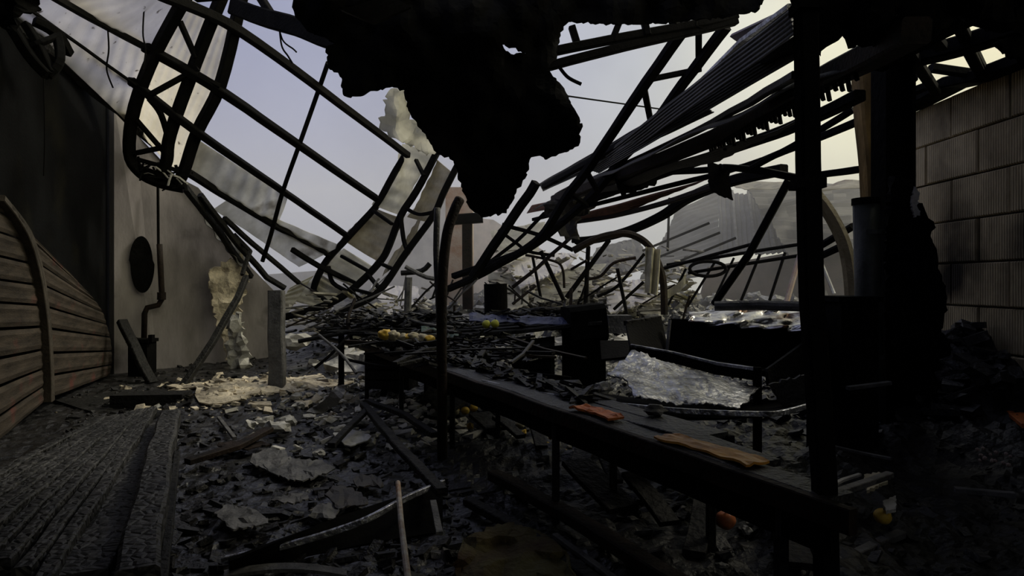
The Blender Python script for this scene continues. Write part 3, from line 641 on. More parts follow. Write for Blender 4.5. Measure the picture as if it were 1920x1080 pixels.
# ------------------------------------------------------------------ near post, column and tank on the right
t = thing('front_post', (1.235, 2.62, 0), 'tall black steel post in the right foreground', 'post')
MB().bar([P(1511, -60, 2.7), P(1514, 300, 2.66), P(1521, 560, 2.63), P(1545, 900, 2.6), (1.29, 2.6, .0)], .08, .08, wob=.004, sub=5).build('shaft', 'black', t)
MB().box((1.29, 2.6, .015), (.22, .22, .03)).build('base_plate', 'black', t)
for z in (P(0, 20, 2.7).z, P(0, 345, 2.66).z): MB().box((1.232, 2.67, z), (.11, .11, .04)).build('collar', 'steel', t)
t = thing('column', (3.82, 6.45, 0), 'blackened steel column in front of the block wall', 'column')
MB().box(P(1676, 0, 6.3)*1, (.001, .001, .001)) if False else None
for dx in (-.13, .13): MB().box((3.75+dx, 6.3, 2.2), (.03, .26, 4.4)).build('flange', 'black', t)
MB().box((3.75, 6.3, 2.2), (.25, .03, 4.4)).build('column_web', 'black', t)
MB().box((3.75, 6.3, .02), (.45, .45, .04)).build('base_plate', 'black', t)
m = MB().bar([(3.62, 6.75, 0.0), P(1640, 400, 6.72), P(1630, 250, 6.72), P(1618, 120, 6.72)], .2, .2, wob=.015, sub=5)
one('timber_post', m, 'timber', 'yellow-brown scorched timber post beside the black column', 'post')
t = thing('steel_cylinder', P(1625, 700, 6.1), 'sooty green-grey upright cylinder before the column', 'cylinder')
MB().tube([P(1632, 710, 6.0), P(1628, 560, 6.0), P(1624, 380, 6.0)], .115, 20).build('body', 'tank', t, smooth=True)
for py in (436, 668): MB().tube([P(1630, py-4, 6.0), P(1630, py+4, 6.0)], .13, 20).build('band', 'tank', t)
MB().tube([P(1624, 384, 6.0), P(1624, 372, 6.0)], .125, 20).build('cap', 'black', t)
MB().tube([P(1632, 700, 6.0), P(1636, 790, 6.0), (P(1636, 0, 6.0).x, 6.0, .05)], .05, 12).build('foot', 'rust', t)
m = MB().outline([(1668, 330), (1700, 350), (1738, 420), (1748, 520), (1760, 640), (1757, 690), (1735, 735), (1700, 740), (1662, 720), (1658, 500), (1660, 380)], lambda x, y: P(x, y, 5.95+.1*nse((x/25, y/60, 0))), .12, 12, 3)
one('charred_jacket', m, 'black', 'bulging black jacket of burned lining around the column', 'lining')
m = MB().outline([(1712, 350), (1722, 362), (1718, 390), (1726, 400), (1712, 408), (1706, 380)], lambda x, y: P(x, y, 5.8), .02, 5, 2)
one('torn_flap', m, 'white', 'pale torn scrap at the top of the black jacket', 'scrap')
for a, bb, wd, lb in [((1700, 690, 6.6), (1740, 735, 6.2), .12, 'stub of grey board at foot of the column'), ((1590, 728, 5.2), (1668, 718, 5.3), .05, 'pale metal strip lying level behind the front post')]:
    one('strip', MB().bar([P(*a), P(*bb)], wd, .03), 'dull', lb, 'strip')

# ------------------------------------------------------------------ tables and counters
def legs(t, pts, w=.05, top=.8, mt='black'):
    for (x, y) in pts: MB().bar([(x, y, 0), (x+R.uniform(-.02, .02), y, top)], w, w).build('leg', mt, t)
dirv = Vector((-.4558, .8901, 0)); nv = Vector((.8901, .4558, 0)); A0 = Vector((1.13, 2.72, 0))-dirv*.34; BL = 7.54
t = thing('long_bench', A0, 'long burned display bench running from right foreground to centre', 'bench')
for k in range(3):
    a = A0+nv*(.10+.17*k)+dirv*(.12+.50*k)+Vector((0, 0, .835)); bb = a+dirv*(BL-.12-.50*k-.3*R.random())
    MB().bar([a, bb], .162, .035, wob=.022, sub=30, seed=k*7).build('plank', 'benchtop', t)
MB().bar([A0+Vector((0, 0, .80)), A0+dirv*BL+Vector((0, 0, .80))], .05, .10, wob=.012, sub=24).build('front_rail', 'rust', t)
MB().bar([A0+nv*.015+dirv*.1+Vector((0, 0, .70)), A0+nv*.015+dirv*5.6+Vector((0, 0, .70))], .02, .14, wob=.015, sub=20).build('fascia', 'black', t)
MB().bar([A0+nv*.52+dirv*1.1+Vector((0, 0, .79)), A0+nv*.52+dirv*BL+Vector((0, 0, .79))], .05, .08).build('rear_rail', 'black', t)
for s in (.34, 2.2, 4.1, 5.7, 7.3):
    for q in (.02, .5):
        p = A0+dirv*(s+(.9 if q > .3 and s < 1 else 0))+nv*q; MB().bar([(p.x, p.y, 0), (p.x, p.y, .8)], .05, .05).build('leg', 'char', t)
def on_bench(s, q, z=.86): p = A0+dirv*(s+.34)+nv*q; p.z = z; return p
m = MB().surf(lambda u, v: on_bench(.20+.62*u, .03+.15*v+.02*math.sin(5*u), .866+.015*nse((u*5, v*5, 0))), 14, 6, .012)
one('amber_sheet', m, 'amber', 'amber-brown laminate strip on the near end of the bench', 'laminate')
m = MB().surf(lambda u, v: on_bench(1.28+.42*u, .04+.12*v+.02*math.sin(4*u), .87+.03*abs(nse((u*6, v*6, 1)))), 10, 6, .015)
one('melted_tray', m, 'orange', 'bright orange melted plastic tray on the bench', 'tray')
for s, q, sx, lb, mt in [(2.9, .3, .10, 'small blue scrap on the bench beyond orange tray', 'blue'), (3.15, .3, .05, 'tiny white scrap on bench beyond the blue one', 'white'), (1.3, .42, .12, 'dull scrap at the rear of the bench near amber strip', 'dull'), (2.6, .42, .09, 'dull crumpled scrap at rear of bench past orange tray', 'dull'), (4.4, .4, .14, 'crumpled dark scrap near the far half of bench', 'corr')]:
    one('scrap', MB().lump(on_bench(s, q, .86+sx*.25), sx*.5, seed=s, sub=2, amp=.6, sq=(1.2, 1, .6)), mt, lb, 'scrap')
# second counter behind (centre), with heaps
t = thing('stall_counter', (-.3, 9.5, 0), 'black burned stall counter in the centre with dark front', 'counter')
for k in range(4):
    MB().bar([P(620, 622-k*6, 9.0+k*.35), P(880, 628-k*6, 8.7+k*.35), P(1125, 606-k*4, 8.7+k*.35)], .3, .05, wob=.03, sub=8, seed=k).build('plank', 'char', t)
MB().bar([P(1062, 610, 8.75), P(1128, 602, 8.85)], .5, .5).build('end_block', 'black', t)
MB().box((P(1095, 0, 8.9).x, 9.0, .55), (.55, .6, 1.1)).build('cabinet', 'black', t)
for px in (640, 720, 800, 860, 990, 1060): p = P(px, 640, 8.9); MB().bar([(p.x, p.y, 0), (p.x, p.y, .98)], .07, .07).build('leg', 'black', t)
MB().bar([P(840, 655, 8.6), P(960, 665, 8.55), P(1060, 655, 8.6)], .06, .12).build('front_rail', 'black', t)
MB().bar([P(900, 690, 8.5), P(1010, 705, 8.3), P(1070, 712, 8.2)], .05, .08).build('lower_rail', 'black', t)
one('back_board', quad([P(960, 640, 9.6), P(1040, 630, 9.6), P(1040, 735, 9.5), P(960, 740, 9.5)], 3, 3, .02), 'tank', 'olive-grey board showing under the stall counter', 'board')
for k, (px, py, d, lb) in enumerate([(912, 608, 8.3, 'left of two yellow-green fruits on the stall counter'), (928, 607, 8.3, 'right of two yellow-green fruits on the stall counter')]):
    t = thing('fruit', P(px, py+7, d), lb, 'fruit'); MB().lump(P(px, py, d), .055, seed=k, sub=3, amp=.08).build('flesh', 'lime', t, smooth=True); MB().tube([P(px, py, d)+Vector((0, 0, .045)), P(px, py, d)+Vector((.008, 0, .075))], .006, 6).build('stem', 'char', t)
t = thing('vegetable_tray', P(768, 652, 7.3), 'shallow black tray holding the pale vegetables', 'tray')
c_ = P(768, 645, 7.3); MB().box(c_, (.66, .4, .025), .05).build('tray_base', 'char', t)
for sy in (-.2, .2): MB().box(c_+Vector((0, sy, .02)), (.66, .02, .06), .05).build('tray_side', 'char', t)
MB().bar([c_+Vector((-.2, 0, -.02)), (c_.x-.2, c_.y, .86)], .05).build('support', 'char', t); MB().bar([c_+Vector((.2, 0, -.02)), (c_.x+.2, c_.y, .86)], .05).build('support', 'char', t)
for k in range(9):
    px = 722+k*10.5+R.uniform(-3, 3); py = 628+k*1.2+R.uniform(-5, 4); d = 7.25
    one('vegetable', MB().lump(P(px, py, d), .055+.02*R.random(), seed=k*2.7, sub=3, amp=.4, sq=(1.1, 1, .8)), 'palefruit' if k % 4 else 'yellow', 'pale scorched vegetable heaped on the left end of stall counter', 'vegetable', 'vegetables heaped on the stall counter', smooth=True)
m = MB().surf(lambda u, v: P(880+185*u, 588+8*u+14*v, 8.9-.3*v)+Vector((0, 0, .04*nse((u*9, v*3, 0)))), 26, 4, .01)
one('plastic_film', m, 'blue', 'dark blue plastic film draped along the stall counter', 'film')
m = MB().surf(lambda u, v: P(790+70*u, 612+12*u+14*v, 8.5-.2*v)+Vector((0, 0, .04*nse((u*5, v*3, 5)))), 12, 4, .01)
one('green_sheet', m, 'green', 'dark green plastic sheet beside the bent pipe post', 'sheet')
for k in range(14):  # near-black boards added to fill the bench underside with darkness
    s0 = .7+k*.42; p = on_bench(s0, .45+.5*R.random(), .0); L = R.uniform(.4, .9); a = R.uniform(-.5, .9)
    z0 = gh(p.x, p.y); v = (dirv*math.cos(a)+nv*math.sin(a))*L*.5
    one('shade_offcut', MB().bar([p-v+Vector((0, 0, z0+.05)), p+v+Vector((0, 0, z0+.12+.2*R.random()))], R.uniform(.1, .26), .04, wob=.02, sub=5, seed=k), 'char', 'charred slab added to deepen the dark under the bench', 'slab', 'charred slabs added to darken the bench underside')
# burned heaps on the counter
for k, (px, py, d, r, lb) in enumerate([(800, 585, 9.6, .3, 'low black heap on counter left of bent pipe'), (770, 590, 9.6, .24, 'smaller black heap at far left of the counter'), (1000, 578, 9.8, .32, 'black heap on counter below the sloping truss'), (1080, 580, 9.8, .28, 'black heap at the right end of the counter'), (950, 582, 9.9, .22, 'black heap behind the two yellow-green fruits')]):
    one('charred_heap', MB().lump(P(px, py+18, d), r, seed=k*5, sub=4, amp=.7, sq=(1.6, 1, .55)), 'char', lb, 'heap')
one('charred_bin', MB().tube([P(930, 640, 11), P(930, 575, 11), P(929, 532, 11)], .2, 18), 'black', 'dark round bin standing behind the stall counter', 'bin')
# sticks over the counter
for pts, r, mt, lb in [
 (PL((598, 628, 8.6), (640, 664, 8.0), (668, 700, 7.6)), .018, 'dull', 'pale bent rod dropping from the far bench end'),
 (PL((560, 640, 8.8), (640, 625, 8.8), (700, 612, 8.9), (760, 592, 9.0)), .03, 'char', 'charred stick rising over the left end of counter'),
 (PL((745, 590, 9), (790, 606, 8.8), (850, 614, 8.7)), .02, 'dull', 'grey stick lying on counter toward the bent pipe'),
 (PL((640, 672, 8.0), (760, 690, 7.6), (870, 655, 8.0), (905, 620, 8.2)), .02, 'steel', 'long bent rod looping over the bench middle'),
 (PL((600, 632, 9.5), (700, 655, 8.6), (850, 690, 7.3)), .035, 'corr', 'grey batten lying along the bench far end'),
 (PL((620, 618, 9.5), (740, 640, 8.8), (860, 668, 8.1)), .03, 'corr', 'second grey batten lying beside the first on the bench'),
 (PL((660, 640, 8.9), (652, 600, 9.0), (666, 560, 9.2)), .025, 'rust', 'short upright stick behind the bench far end'),
 (PL((590, 690, 8.5), (625, 660, 8.6), (680, 600, 9.0)), .02, 'steel', 'slanting rod at the left end of bench')]:
    one('rod', MB().tube(pts, r, 8, smooth=4), mt, lb, 'rod', 'bent rods over the tables')
# tangle over the far end of the bench, crates under the counter
def shard_on(name, m, n, fn, size, label, cat, seed):
    rr = random.Random(seed); mb = MB()
    for _ in range(n):
        c = fn(rr); s = size*rr.uniform(.3, 1.0); a = rr.uniform(0, math.pi)
        t = Vector((math.cos(a), math.sin(a), rr.uniform(-.4, .4))).normalized(); u = Vector((-math.sin(a), math.cos(a), rr.uniform(-.4, .4))).normalized(); nn = t.cross(u).normalized()
        el = rr.uniform(1.2, 5.5); c = c+Vector((0, 0, s*.15)); vs = []
        for e_ in (-1, 1):
            for (p, q) in ((-1, -1), (1, -1), (1, 1), (-1, 1)): vs.append(c+t*s*el*.5*p*rr.uniform(.6, 1)+u*s*.5*q*rr.uniform(.5, 1)+nn*s*.15*e_)
        mb.add(vs, [(3, 2, 1, 0), (4, 5, 6, 7), (0, 1, 5, 4), (1, 2, 6, 5), (2, 3, 7, 6), (3, 0, 4, 7)])
    return tag(mb.build(name, m), label, cat, kind='stuff')
shard_on('bench_debris', 'charshard', 260, lambda rr: on_bench(rr.uniform(1.9, 7.1), rr.uniform(.25, .5), .855+.03*rr.random()), .09, 'burned crumbs strewn along the top of the long bench', 'debris', 41)
shard_on('bench_heap', 'charshard', 650, lambda rr: on_bench(4.0+3.4*rr.random(), rr.uniform(-.1, 1.2), .84+abs(rr.gauss(0, .10))), .075, 'heap of burned stock over the far end of long bench', 'debris', 43)
shard_on('counter_heap', 'charshard', 650, lambda rr: P(rr.uniform(590, 1130), rr.uniform(585, 620), rr.uniform(8.8, 10.2)), .08, 'burned remains covering the stall counter', 'debris', 47)
for k, (px, py, w_, h_, d, rz, lb) in enumerate([
  (735, 690, .6, .55, 9.0, -.15, 'black charred crate second from left under the counter'),
  (880, 690, .7, .6, 8.9, .1, 'black charred crate behind the bent pipe post'), (1010, 690, .3, .6, 9.3, 0, 'narrow black crate left of the counter cabinet'), (790, 640, .8, .3, 9.3, .05, 'flat black crate lying on counter end near bent pipe')]):
    t = thing('charred_crate', P(px, py+h_*.5*FPX/d, d), lb, 'crate', 'charred crates at the stall counter'); c = P(px, py, d)
    for q in range(4):
        z = c.z-h_/2+h_*(q+.5)/4
        for sy in (-.22, .22):
            MB().box((c.x-math.sin(rz)*sy, c.y+sy*math.cos(rz), z), (w_, .02, h_/4*.82), rz).build('slat', 'char', t)
    for sx in (-1, 1):
        MB().box((c.x+sx*w_/2*math.cos(rz), c.y+sx*w_/2*math.sin(rz), c.z), (.025, .44, h_), rz).build('end_board', 'char', t)
    MB().box((c.x, c.y, c.z-h_/2+.02), (w_*.98, .42, .02), rz).build('bottom', 'char', t)
rr = random.Random(77)
for k in range(38):
    s0 = rr.uniform(3.2, 7.2); p = on_bench(s0, rr.uniform(-.3, 1.1), .9+.18*rr.random()); a = rr.uniform(0, math.pi); L = rr.uniform(.35, 1.3)
    v = Vector((math.cos(a), math.sin(a), rr.uniform(-.18, .18)))*L*.5
    one('charred_lath', MB().bar([p-v, p+Vector((0, 0, rr.uniform(-.03, .05))), p+v], rr.uniform(.025, .07), rr.uniform(.015, .04)), rr.choice(['char', 'steel', 'corr', 'char', 'rust']), 'charred lath in the tangle over far end of the bench', 'lath', 'charred laths tangled over the bench')
# bent pipe post
t = thing('pipe_post', (-.63, 5.85, 0), 'upright steel pipe with bent top in front of the counter', 'post')
MB().tube(PL((862, 374, 6.0), (852, 395, 5.95), (838, 440, 5.9), (830, 520, 5.86), (828, 640, 5.84), (829, 760, 5.84))+[Vector((-.635, 5.84, .0))], .048, 12, smooth=4).build('pipe', 'rust', t, smooth=True)
MB().box((-.635, 5.84, .05), (.2, .2, .02)).build('base_plate', 'black', t)
MB().tube(PL((820, 390, 6.1), (818, 470, 6.05), (822, 560, 6.0), (826, 640, 5.95)), .03, 10, smooth=3).build('stay', 'dull', t, smooth=True)

# dark display cabinet with foil, and the silver sheet
t = thing('display_cabinet', P(1330, 760, 5.8), 'open black metal display cabinet tilted behind the bench', 'cabinet')
def qp(c, mt, nm, th=.02, bump=.02, n=8): quad(c, n, n, th, bump=bump).build(nm, mt, t)
qp([P(1254, 598, 6.7), P(1575, 612, 6.2), P(1560, 735, 6.0), P(1254, 665, 6.6)], 'black', 'back_panel')
qp([P(1173, 606, 6.4), P(1237, 595, 6.8), P(1254, 665, 6.6), P(1181, 649, 5.9)], 'steel', 'side_panel')
qp([P(1181, 649, 5.9), P(1254, 665, 6.6), P(1500, 700, 6.0), P(1428, 697, 5.3)], 'black', 'floor_panel')
qp([P(1436, 692, 5.35), P(1514, 636, 5.9), P(1520, 715, 5.9), P(1440, 724, 5.3)], 'char', 'side_panel', .03, .05)
MB().bar(PL((1183, 648, 5.85), (1262, 662, 5.7), (1344, 682, 5.5), (1425, 693, 5.3)), .04, .03).build('front_lip', 'galv', t)
MB().bar(PL((1181, 655, 5.86), (1262, 671, 5.7), (1344, 693, 5.5), (1426, 705, 5.3)), .05, .085).build('front_rail', 'black', t)
MB().bar(PL((1173, 606, 6.4), (1237, 596, 6.8)), .05, .05).build('top_rail', 'char', t)
MB().bar(PL((1256, 600, 6.65), (1250, 664, 6.5)), .03, .03).build('corner_post', 'dull', t)
for px, d in ((1195, 5.9), (1420, 5.3), (1250, 6.6), (1520, 5.95)):
    p = P(px, 690, d); MB().bar([(p.x, p.y, 0), (p.x, p.y, 1.0)], .06, .06).build('leg', 'black', t)
def ff(u, v):
    p = P(1288, 586, 7.2).lerp(P(1512, 568, 6.9), u).lerp(P(1290, 602, 6.3).lerp(P(1512, 622, 5.85), u), v)
    return p+Vector((.02, -.09, .03))*nse(p, 7)*1.5+Vector((0, -.10*math.sin(v*2.6), 0))
one('foil_blanket', MB().surf(ff, 50, 14, .01), 'foil', 'crumpled silver foil blanket along the top of display cabinet', 'blanket', smooth=True)
m = MB().tube([P(1340, 574, 6.4), P(1420, 572, 6.25), P(1508, 575, 6.05)], .05, 10); one('foil_roll', m, 'dull', 'dull rolled strip lying on top of the foil blanket', 'roll')
sp = [(1184, 660), (1273, 688), (1425, 723), (1387, 768), (1330, 762), (1189, 747), (1176, 717), (1138, 706)]
def sf(x, y):
    v = (y-(660+(x-1184)*.26))/75.0; d = 5.55-.85*max(-.3, min(1.2, v))-(x-1184)*.0012
    p = P(x, y, d); return p+Vector((0, 0, 1))*(.035*nse(p, 4)+.008*nse(p, 14))
one('metal_sheet', MB().outline(sp, sf, .012, 8, 2.5), 'galv', 'crumpled silver metal sheet leaning behind the bench', 'metal sheet', smooth=True)
m = MB().bar(spline(PL((905, 716, 5.55), (1010, 738, 5.0), (1130, 756, 4.62), (1250, 768, 4.42), (1330, 773, 4.34), (1420, 776, 4.28), (1465, 774, 4.28), (1522, 759, 4.4)), 5), .02, .035)
one('metal_hoop', m, 'galv', 'long curved metal rim in front of the silver sheet', 'rim')
one('tray_floor', MB().surf(lambda u, v: P(1090+430*u, 752+26*math.sin(u*3.0)*.8-30*v+8*v*u, 4.6+.9*v)+Vector((0, 0, -.05)), 20, 6, .02), 'black', 'blackened pan behind the curved metal rim', 'pan')
one('pale_lump', MB().lump(P(1130, 728, 4.95), .06, 4, 3, .5, (1.2, 1, .8)), 'white', 'pale melted lump left of the silver sheet', 'lump')
one('grey_crate', MB().box(P(1158, 607, 9.6), (.36, .3, .26), .1), 'dull', 'pale grey crate between stall counter and display cabinet', 'crate')
one('grey_board', quad([P(1125, 640, 8.0), P(1185, 640, 8.0), P(1182, 670, 7.6), P(1128, 675, 7.6)], 6, 6, .03, bump=.02), 'steel', 'dark grey board left of the display cabinet', 'board')
m = MB().outline([(1440, 720), (1515, 700), (1520, 745), (1465, 760)], lambda x, y: P(x, y, 5.0), .03, 10, 3)
one('charred_sheet', m, 'shards', 'charred sheet standing at right end of silver sheet', 'sheet')
one('charred_counter', MB().box(P(1585, 640, 6.0)+Vector((0, 0, -.35)), (.34, .5, 1.5)).box(P(1585, 560, 6.0), (.4, .55, .05)), 'black', 'narrow black cabinet between front post and cylinder', 'cabinet')

# ------------------------------------------------------------------ background beyond the tables
def far(name, pts, r, mt, lb, cat='pole', sm_=0, grp='slender poles standing in the background'):
    one(name, MB().tube(pts, r, 7, smooth=sm_), mt, lb, cat, grp)
one('brick_pier', MB().box(P(862, 470, 18)+Vector((0, 0, -.2)), (.75, .5, 3.9)), 'brick', 'pale orange scorched pier behind the bent pipe', 'pier')
one('dark_post', MB().bar([P(876, 410, 16), P(877, 580, 16)], .25, .2), 'rust', 'dark square post beside the orange pier', 'post')
one('lintel', MB().bar([P(850, 412, 16), P(905, 408, 16)], .3, .25), 'steel', 'dark lintel stub on top of the dark square post', 'lintel')
wallpoly('wall_far', [P(500, 640, 26), P(860, 640, 26), P(860, 355, 26), P(800, 375, 26), P(740, 420, 26), P(700, 500, 26), P(500, 515, 26)][::-1], 'farpale', .2, 'pale grey wall far behind in the smoke')
poles = [((1142, 450), (1062, 558), 14, .055, 'steel', 'dark pole slanting left below the curved gutter'), ((1014, 471), (1057, 563), 14.5, .05, 'steel', 'dark pole slanting right behind the counter heap'),
 ((999, 483), (1014, 558), 15, .035, 'steel', 'thin near-upright pole left of the right-slanting one'), ((1103, 462), (1098, 567), 14, .05, 'steel', 'upright dark pole left of the arched pipe'),
 ((1206, 529), (1151, 580), 14, .035, 'steel', 'thin pole slanting low before the arched pipe'), ((1071, 505), (1100, 488), 14, .03, 'rust', 'short thin pole meeting the upright one'),
 ((1004, 536), (961, 570), 13, .03, 'rust', 'low rusty pole behind the round bin'), ((1286, 504), (1253, 572), 15, .03, 'steel', 'slanting pole right of the arched pipe'),
 ((1342, 489), (1289, 575), 15, .03, 'steel', 'second slanting pole right of the arched pipe'), ((1425, 477), (1390, 563), 15, .035, 'steel', 'slanting pole before the brown far wall, left one'),
 ((1472, 474), (1443, 563), 15, .035, 'steel', 'slanting pole before the brown far wall, right one'), ((1502, 471), (1475, 566), 12, .05, 'brick', 'orange-brown pole just left of the front post'),
 ((1540, 492), (1564, 551), 11, .03, 'white', 'thin white pole just right of the front post'), ((1376, 484), (1340, 560), 15.5, .03, 'steel', 'thin pole near the dark diagonal brace')]
for a, c, d, r, mt, lb in poles: far('pole', [P(*a, d), P(*c, d-.2)], r, mt, lb)
far('brace', PL((1479, 338, 9), (1404, 477, 9.5), (1339, 570, 10)), .06, 'steel', 'long dark diagonal brace left of the front post', 'brace', 0, None)
far('bent_rod', PL((1208, 476, 14), (1158, 536, 14), (1120, 556, 14)), .035, 'steel', 'bent rod curving left under the arched pipe', 'rod', 4, None)
far('bent_rod', PL((1100, 524, 14), (1127, 517, 14), (1151, 493, 14), (1192, 483, 14)), .035, 'rust', 'wavy rod left of the white cloth', 'rod', 4, None)
far('bent_rod', PL((985, 478, 14.5), (1040, 490, 14.5), (1055, 505, 14.5), (1058, 540, 14.5)), .03, 'rust', 'hooked rod right of the sloping truss foot', 'rod', 4, None)
far('bent_rod', PL((760, 500, 11), (800, 520, 11), (835, 524, 11)), .04, 'dull', 'grey rail left of the bent pipe post', 'rail', 3, None)
far('bent_rod', PL((752, 512, 12), (790, 508, 12), (806, 494, 12)), .05, 'char', 'upturned charred stick above the grey rail', 'stick', 3, None)
far('grey_upright', PL((766, 520, 12), (764, 585, 12)), .07, 'dull', 'grey upright under the grey rail', 'post', 0, None)
far('arched_pipe', PL((1075, 470, 13), (1120, 447, 13), (1163, 438, 13), (1192, 443, 13), (1218, 462, 13), (1235, 495, 13), (1244, 530, 13), (1246, 590, 13)), .075, 'rust', 'arched pipe bending over beside the hanging cloth', 'pipe', 5, None)
m = MB().surf(lambda u, v: P(1211+26*u-4*v*u, 462+6*u+86*v, 12.85)+Vector((0, .08*math.sin(u*11+v*2), 0)), 14, 12, .015)
one('hanging_cloth', m, 'cloth', 'pale scorched cloth hanging from the arched pipe', 'cloth')
m = MB().surf(lambda u, v: P(1245+38*u, 545-30*u*u+16*v, 13.2)+Vector((0, .1*math.sin(u*5), 0)), 10, 4, .02)
one('drooping_strip', m, 'cloth', 'pale strip drooping right of the hanging cloth', 'strip')
far('curved_tube', PL((1525, 360, 8.2), (1555, 400, 8.2), (1580, 450, 8.2), (1592, 500, 8.2), (1597, 555, 8.2)), .085, 'pipepale', 'thick yellowish curved tube right of the front post', 'pipe', 5, None)
for a, c, lb in [((1250, 497), (1506, 457), 'upper rail of the fallen grille in front of far wall'), ((1290, 512), (1505, 478), 'lower rail of the fallen grille in front of far wall'), ((1220, 510), (1420, 455), 'thin rail crossing above the fallen grille')]:
    far('grille_rail', [P(*a, 15), P(*c, 14)], .04, 'steel', lb, 'rail', 0, 'rails of the fallen grille')
for a, c, lb in [((1205, 470), (1330, 418), 'topmost thin rail of far roof frame right of the cloth'), ((1215, 490), (1350, 436), 'second thin rail of far roof frame right of the cloth'), ((1230, 508), (1380, 446), 'third thin rail of far roof frame right of the cloth'), ((1255, 372), (1252, 470), 'thin upright hanging from the curved gutter')]:
    far('frame_rail', [P(*a, 18), P(*c, 17)], .035, 'steel', lb, 'rail', 0, 'thin rails of the far roof frame')
far('wire_loop', [P(1327+34*math.cos(k*math.pi/12), 504+14*math.sin(k*math.pi/12), 14.5) for k in range(25)], .04, 'steel', 'oval loop of wire on the fallen grille', 'wire loop', 0, None)
for a, c, lb in [((1530, 466), (1600, 424), 'upper of two dark bars right of the front post'), ((1535, 482), (1590, 456), 'lower of two dark bars right of the front post')]:
    far('dark_bar', [P(*a, 9), P(*c, 8.3)], .05, 'steel', lb, 'bar', 0, None)
wallpoly('wall_beyond', [P(860, 640, 30), P(1130, 640, 30), P(1130, 515, 30), P(1060, 492, 30), P(980, 448, 30), P(925, 412, 30), P(860, 405, 30)], 'farpink', .2, 'pinkish pale gable wall far behind the sloping truss')
# far collapsed roofs
t = thing('far_roof', P(1345, 480, 27), 'grey gable roof collapsed far behind in the smoke', 'roof')
def fr(c, mt, nm, corr): quad(c, 20, 60, .05, bump=.25, fr=.5, corr=corr).build(nm, mt, t)
fr([P(1345, 362, 27), P(1270, 395, 26), P(1190, 548, 22), P(1350, 505, 22)], 'fargrey', 'roof_slope', (.04, 14))
fr([P(1345, 362, 27), P(1350, 478, 23), P(1560, 470, 22), P(1520, 372, 27)], 'fargrey', 'roof_slope', (.04, 20))
for k in range(5):
    u = .15+.17*k; MB().bar([P(1345, 362, 27).lerp(P(1520, 372, 27), u)+Vector((0, -.1, .1)), P(1350, 478, 23).lerp(P(1560, 470, 22), u)+Vector((0, -.1, .1))], .1, .1).build('roof_batten', 'dull', t)
wallpoly('wall_distant', [P(1300, 610, 21), P(1640, 610, 21), P(1640, 440, 21), P(1500, 470, 21), P(1400, 488, 21), P(1330, 500, 21)], 'farwall', .2, 'brown boarded wall far behind the fallen grille')
t = thing('far_roof', P(1560, 430, 19), 'dark far roof between front post and timber post', 'roof')
quad([P(1400, 352, 26), P(1660, 340, 26), P(1660, 480, 19), P(1480, 478, 19)], 10, 40, .05, bump=.2, corr=(.05, 12)).build('roof_slope', 'corr', t)
one('light_canopy', quad([P(1370, 345, 24), P(1500, 335, 24), P(1500, 352, 22), P(1400, 356, 22)], 8, 8, .03, bump=.2), 'polyold', 'pale yellowish canopy edge left of the front post', 'canopy')
one('light_canopy', quad([P(1530, 352, 22), P(1640, 330, 22), P(1640, 348, 20), P(1540, 360, 20)], 8, 8, .03, bump=.2), 'polyold', 'pale yellowish canopy edge right of the front post', 'canopy')
for k, (x0, x1, y0, y1, d, mt, lb) in enumerate([
 (935, 1010, 425, 470, 20, 'poly', 'pinkish white collapsed panel behind the sloping truss'), (960, 1075, 462, 515, 19, 'farpale', 'pale fallen panel below the sloping truss'),
 (1010, 1110, 505, 550, 18, 'poly', 'cream fallen panel before the thin upright poles'), (1120, 1215, 455, 500, 21, 'fargrey', 'grey fallen panel left of the hanging cloth'),
 (1130, 1210, 520, 562, 18, 'farpale', 'pale fallen panel under the wavy rod'), (930, 1000, 515, 560, 17, 'poly', 'bright crumpled panel behind the round bin'),
 (640, 720, 560, 600, 17, 'dull', 'dark crumpled panel under the collapsed truss'), (700, 780, 535, 600, 19, 'farpale', 'bright crumpled panel beside the grey upright')]):
    rq = random.Random(k*13+1); jx, jy = (x1-x0)*.28, (y1-y0)*.35
    q = [(x0+rq.uniform(-jx, jx), y0+rq.uniform(-jy, jy)), (x1+rq.uniform(-jx, jx), y0+rq.uniform(-jy, jy)), (x1+rq.uniform(-jx, jx), y1+rq.uniform(-jy, jy)), (x0+rq.uniform(-jx, jx), y1+22+rq.uniform(-jy, jy))]
    m = MB().outline(q, lambda x, y, d=d, k=k, y0=y0: P(x, y, d-(y-y0)*.05)+Vector((0, .06*math.sin(x*.9+y*.3)+.15*nse((x/30, y/30, k)), 0)), .04, 7, .9, seed=k)
    one('fallen_sheeting', m, mt, lb, 'panel', 'fallen panels in the background')
def far_spot(rr):
    px = rr.uniform(925, 1300); d = rr.uniform(15, 19.5); return P(px, rr.triangular(460, 590, 560), d)
shard_on('far_wreckage', 'wreck', 520, far_spot, .17, 'tangle of pale wreckage filling the background under the gutter', 'wreckage', 51)
shard_on('left_wreckage', 'wreck', 260, lambda rr: P(rr.uniform(535, 800), rr.triangular(540, 640, 600), rr.uniform(13.5, 18)), .16, 'tangle of wreckage behind the collapsed truss foot', 'wreckage', 53)
rr = random.Random(21)
for k in range(64):
    px = rr.uniform(560, 1310); d = rr.uniform(11.5, 18); py = rr.uniform(535, 605)
    a = P(px, py, d); L = rr.uniform(.3, 1.2); v = Vector((rr.uniform(-1, 1), rr.uniform(-.5, .5), rr.uniform(-.2, 1.1))).normalized()*L
    one('fallen_stick', MB().bar([a-v*.5, a+v*.1+Vector((0, 0, rr.uniform(-.05, .05))), a+v*.5], rr.uniform(.03, .07), .03), rr.choice(['char', 'steel', 'rust', 'dull']), 'small charred stick poking out of the far debris', 'stick', 'sticks poking out of the far debris')

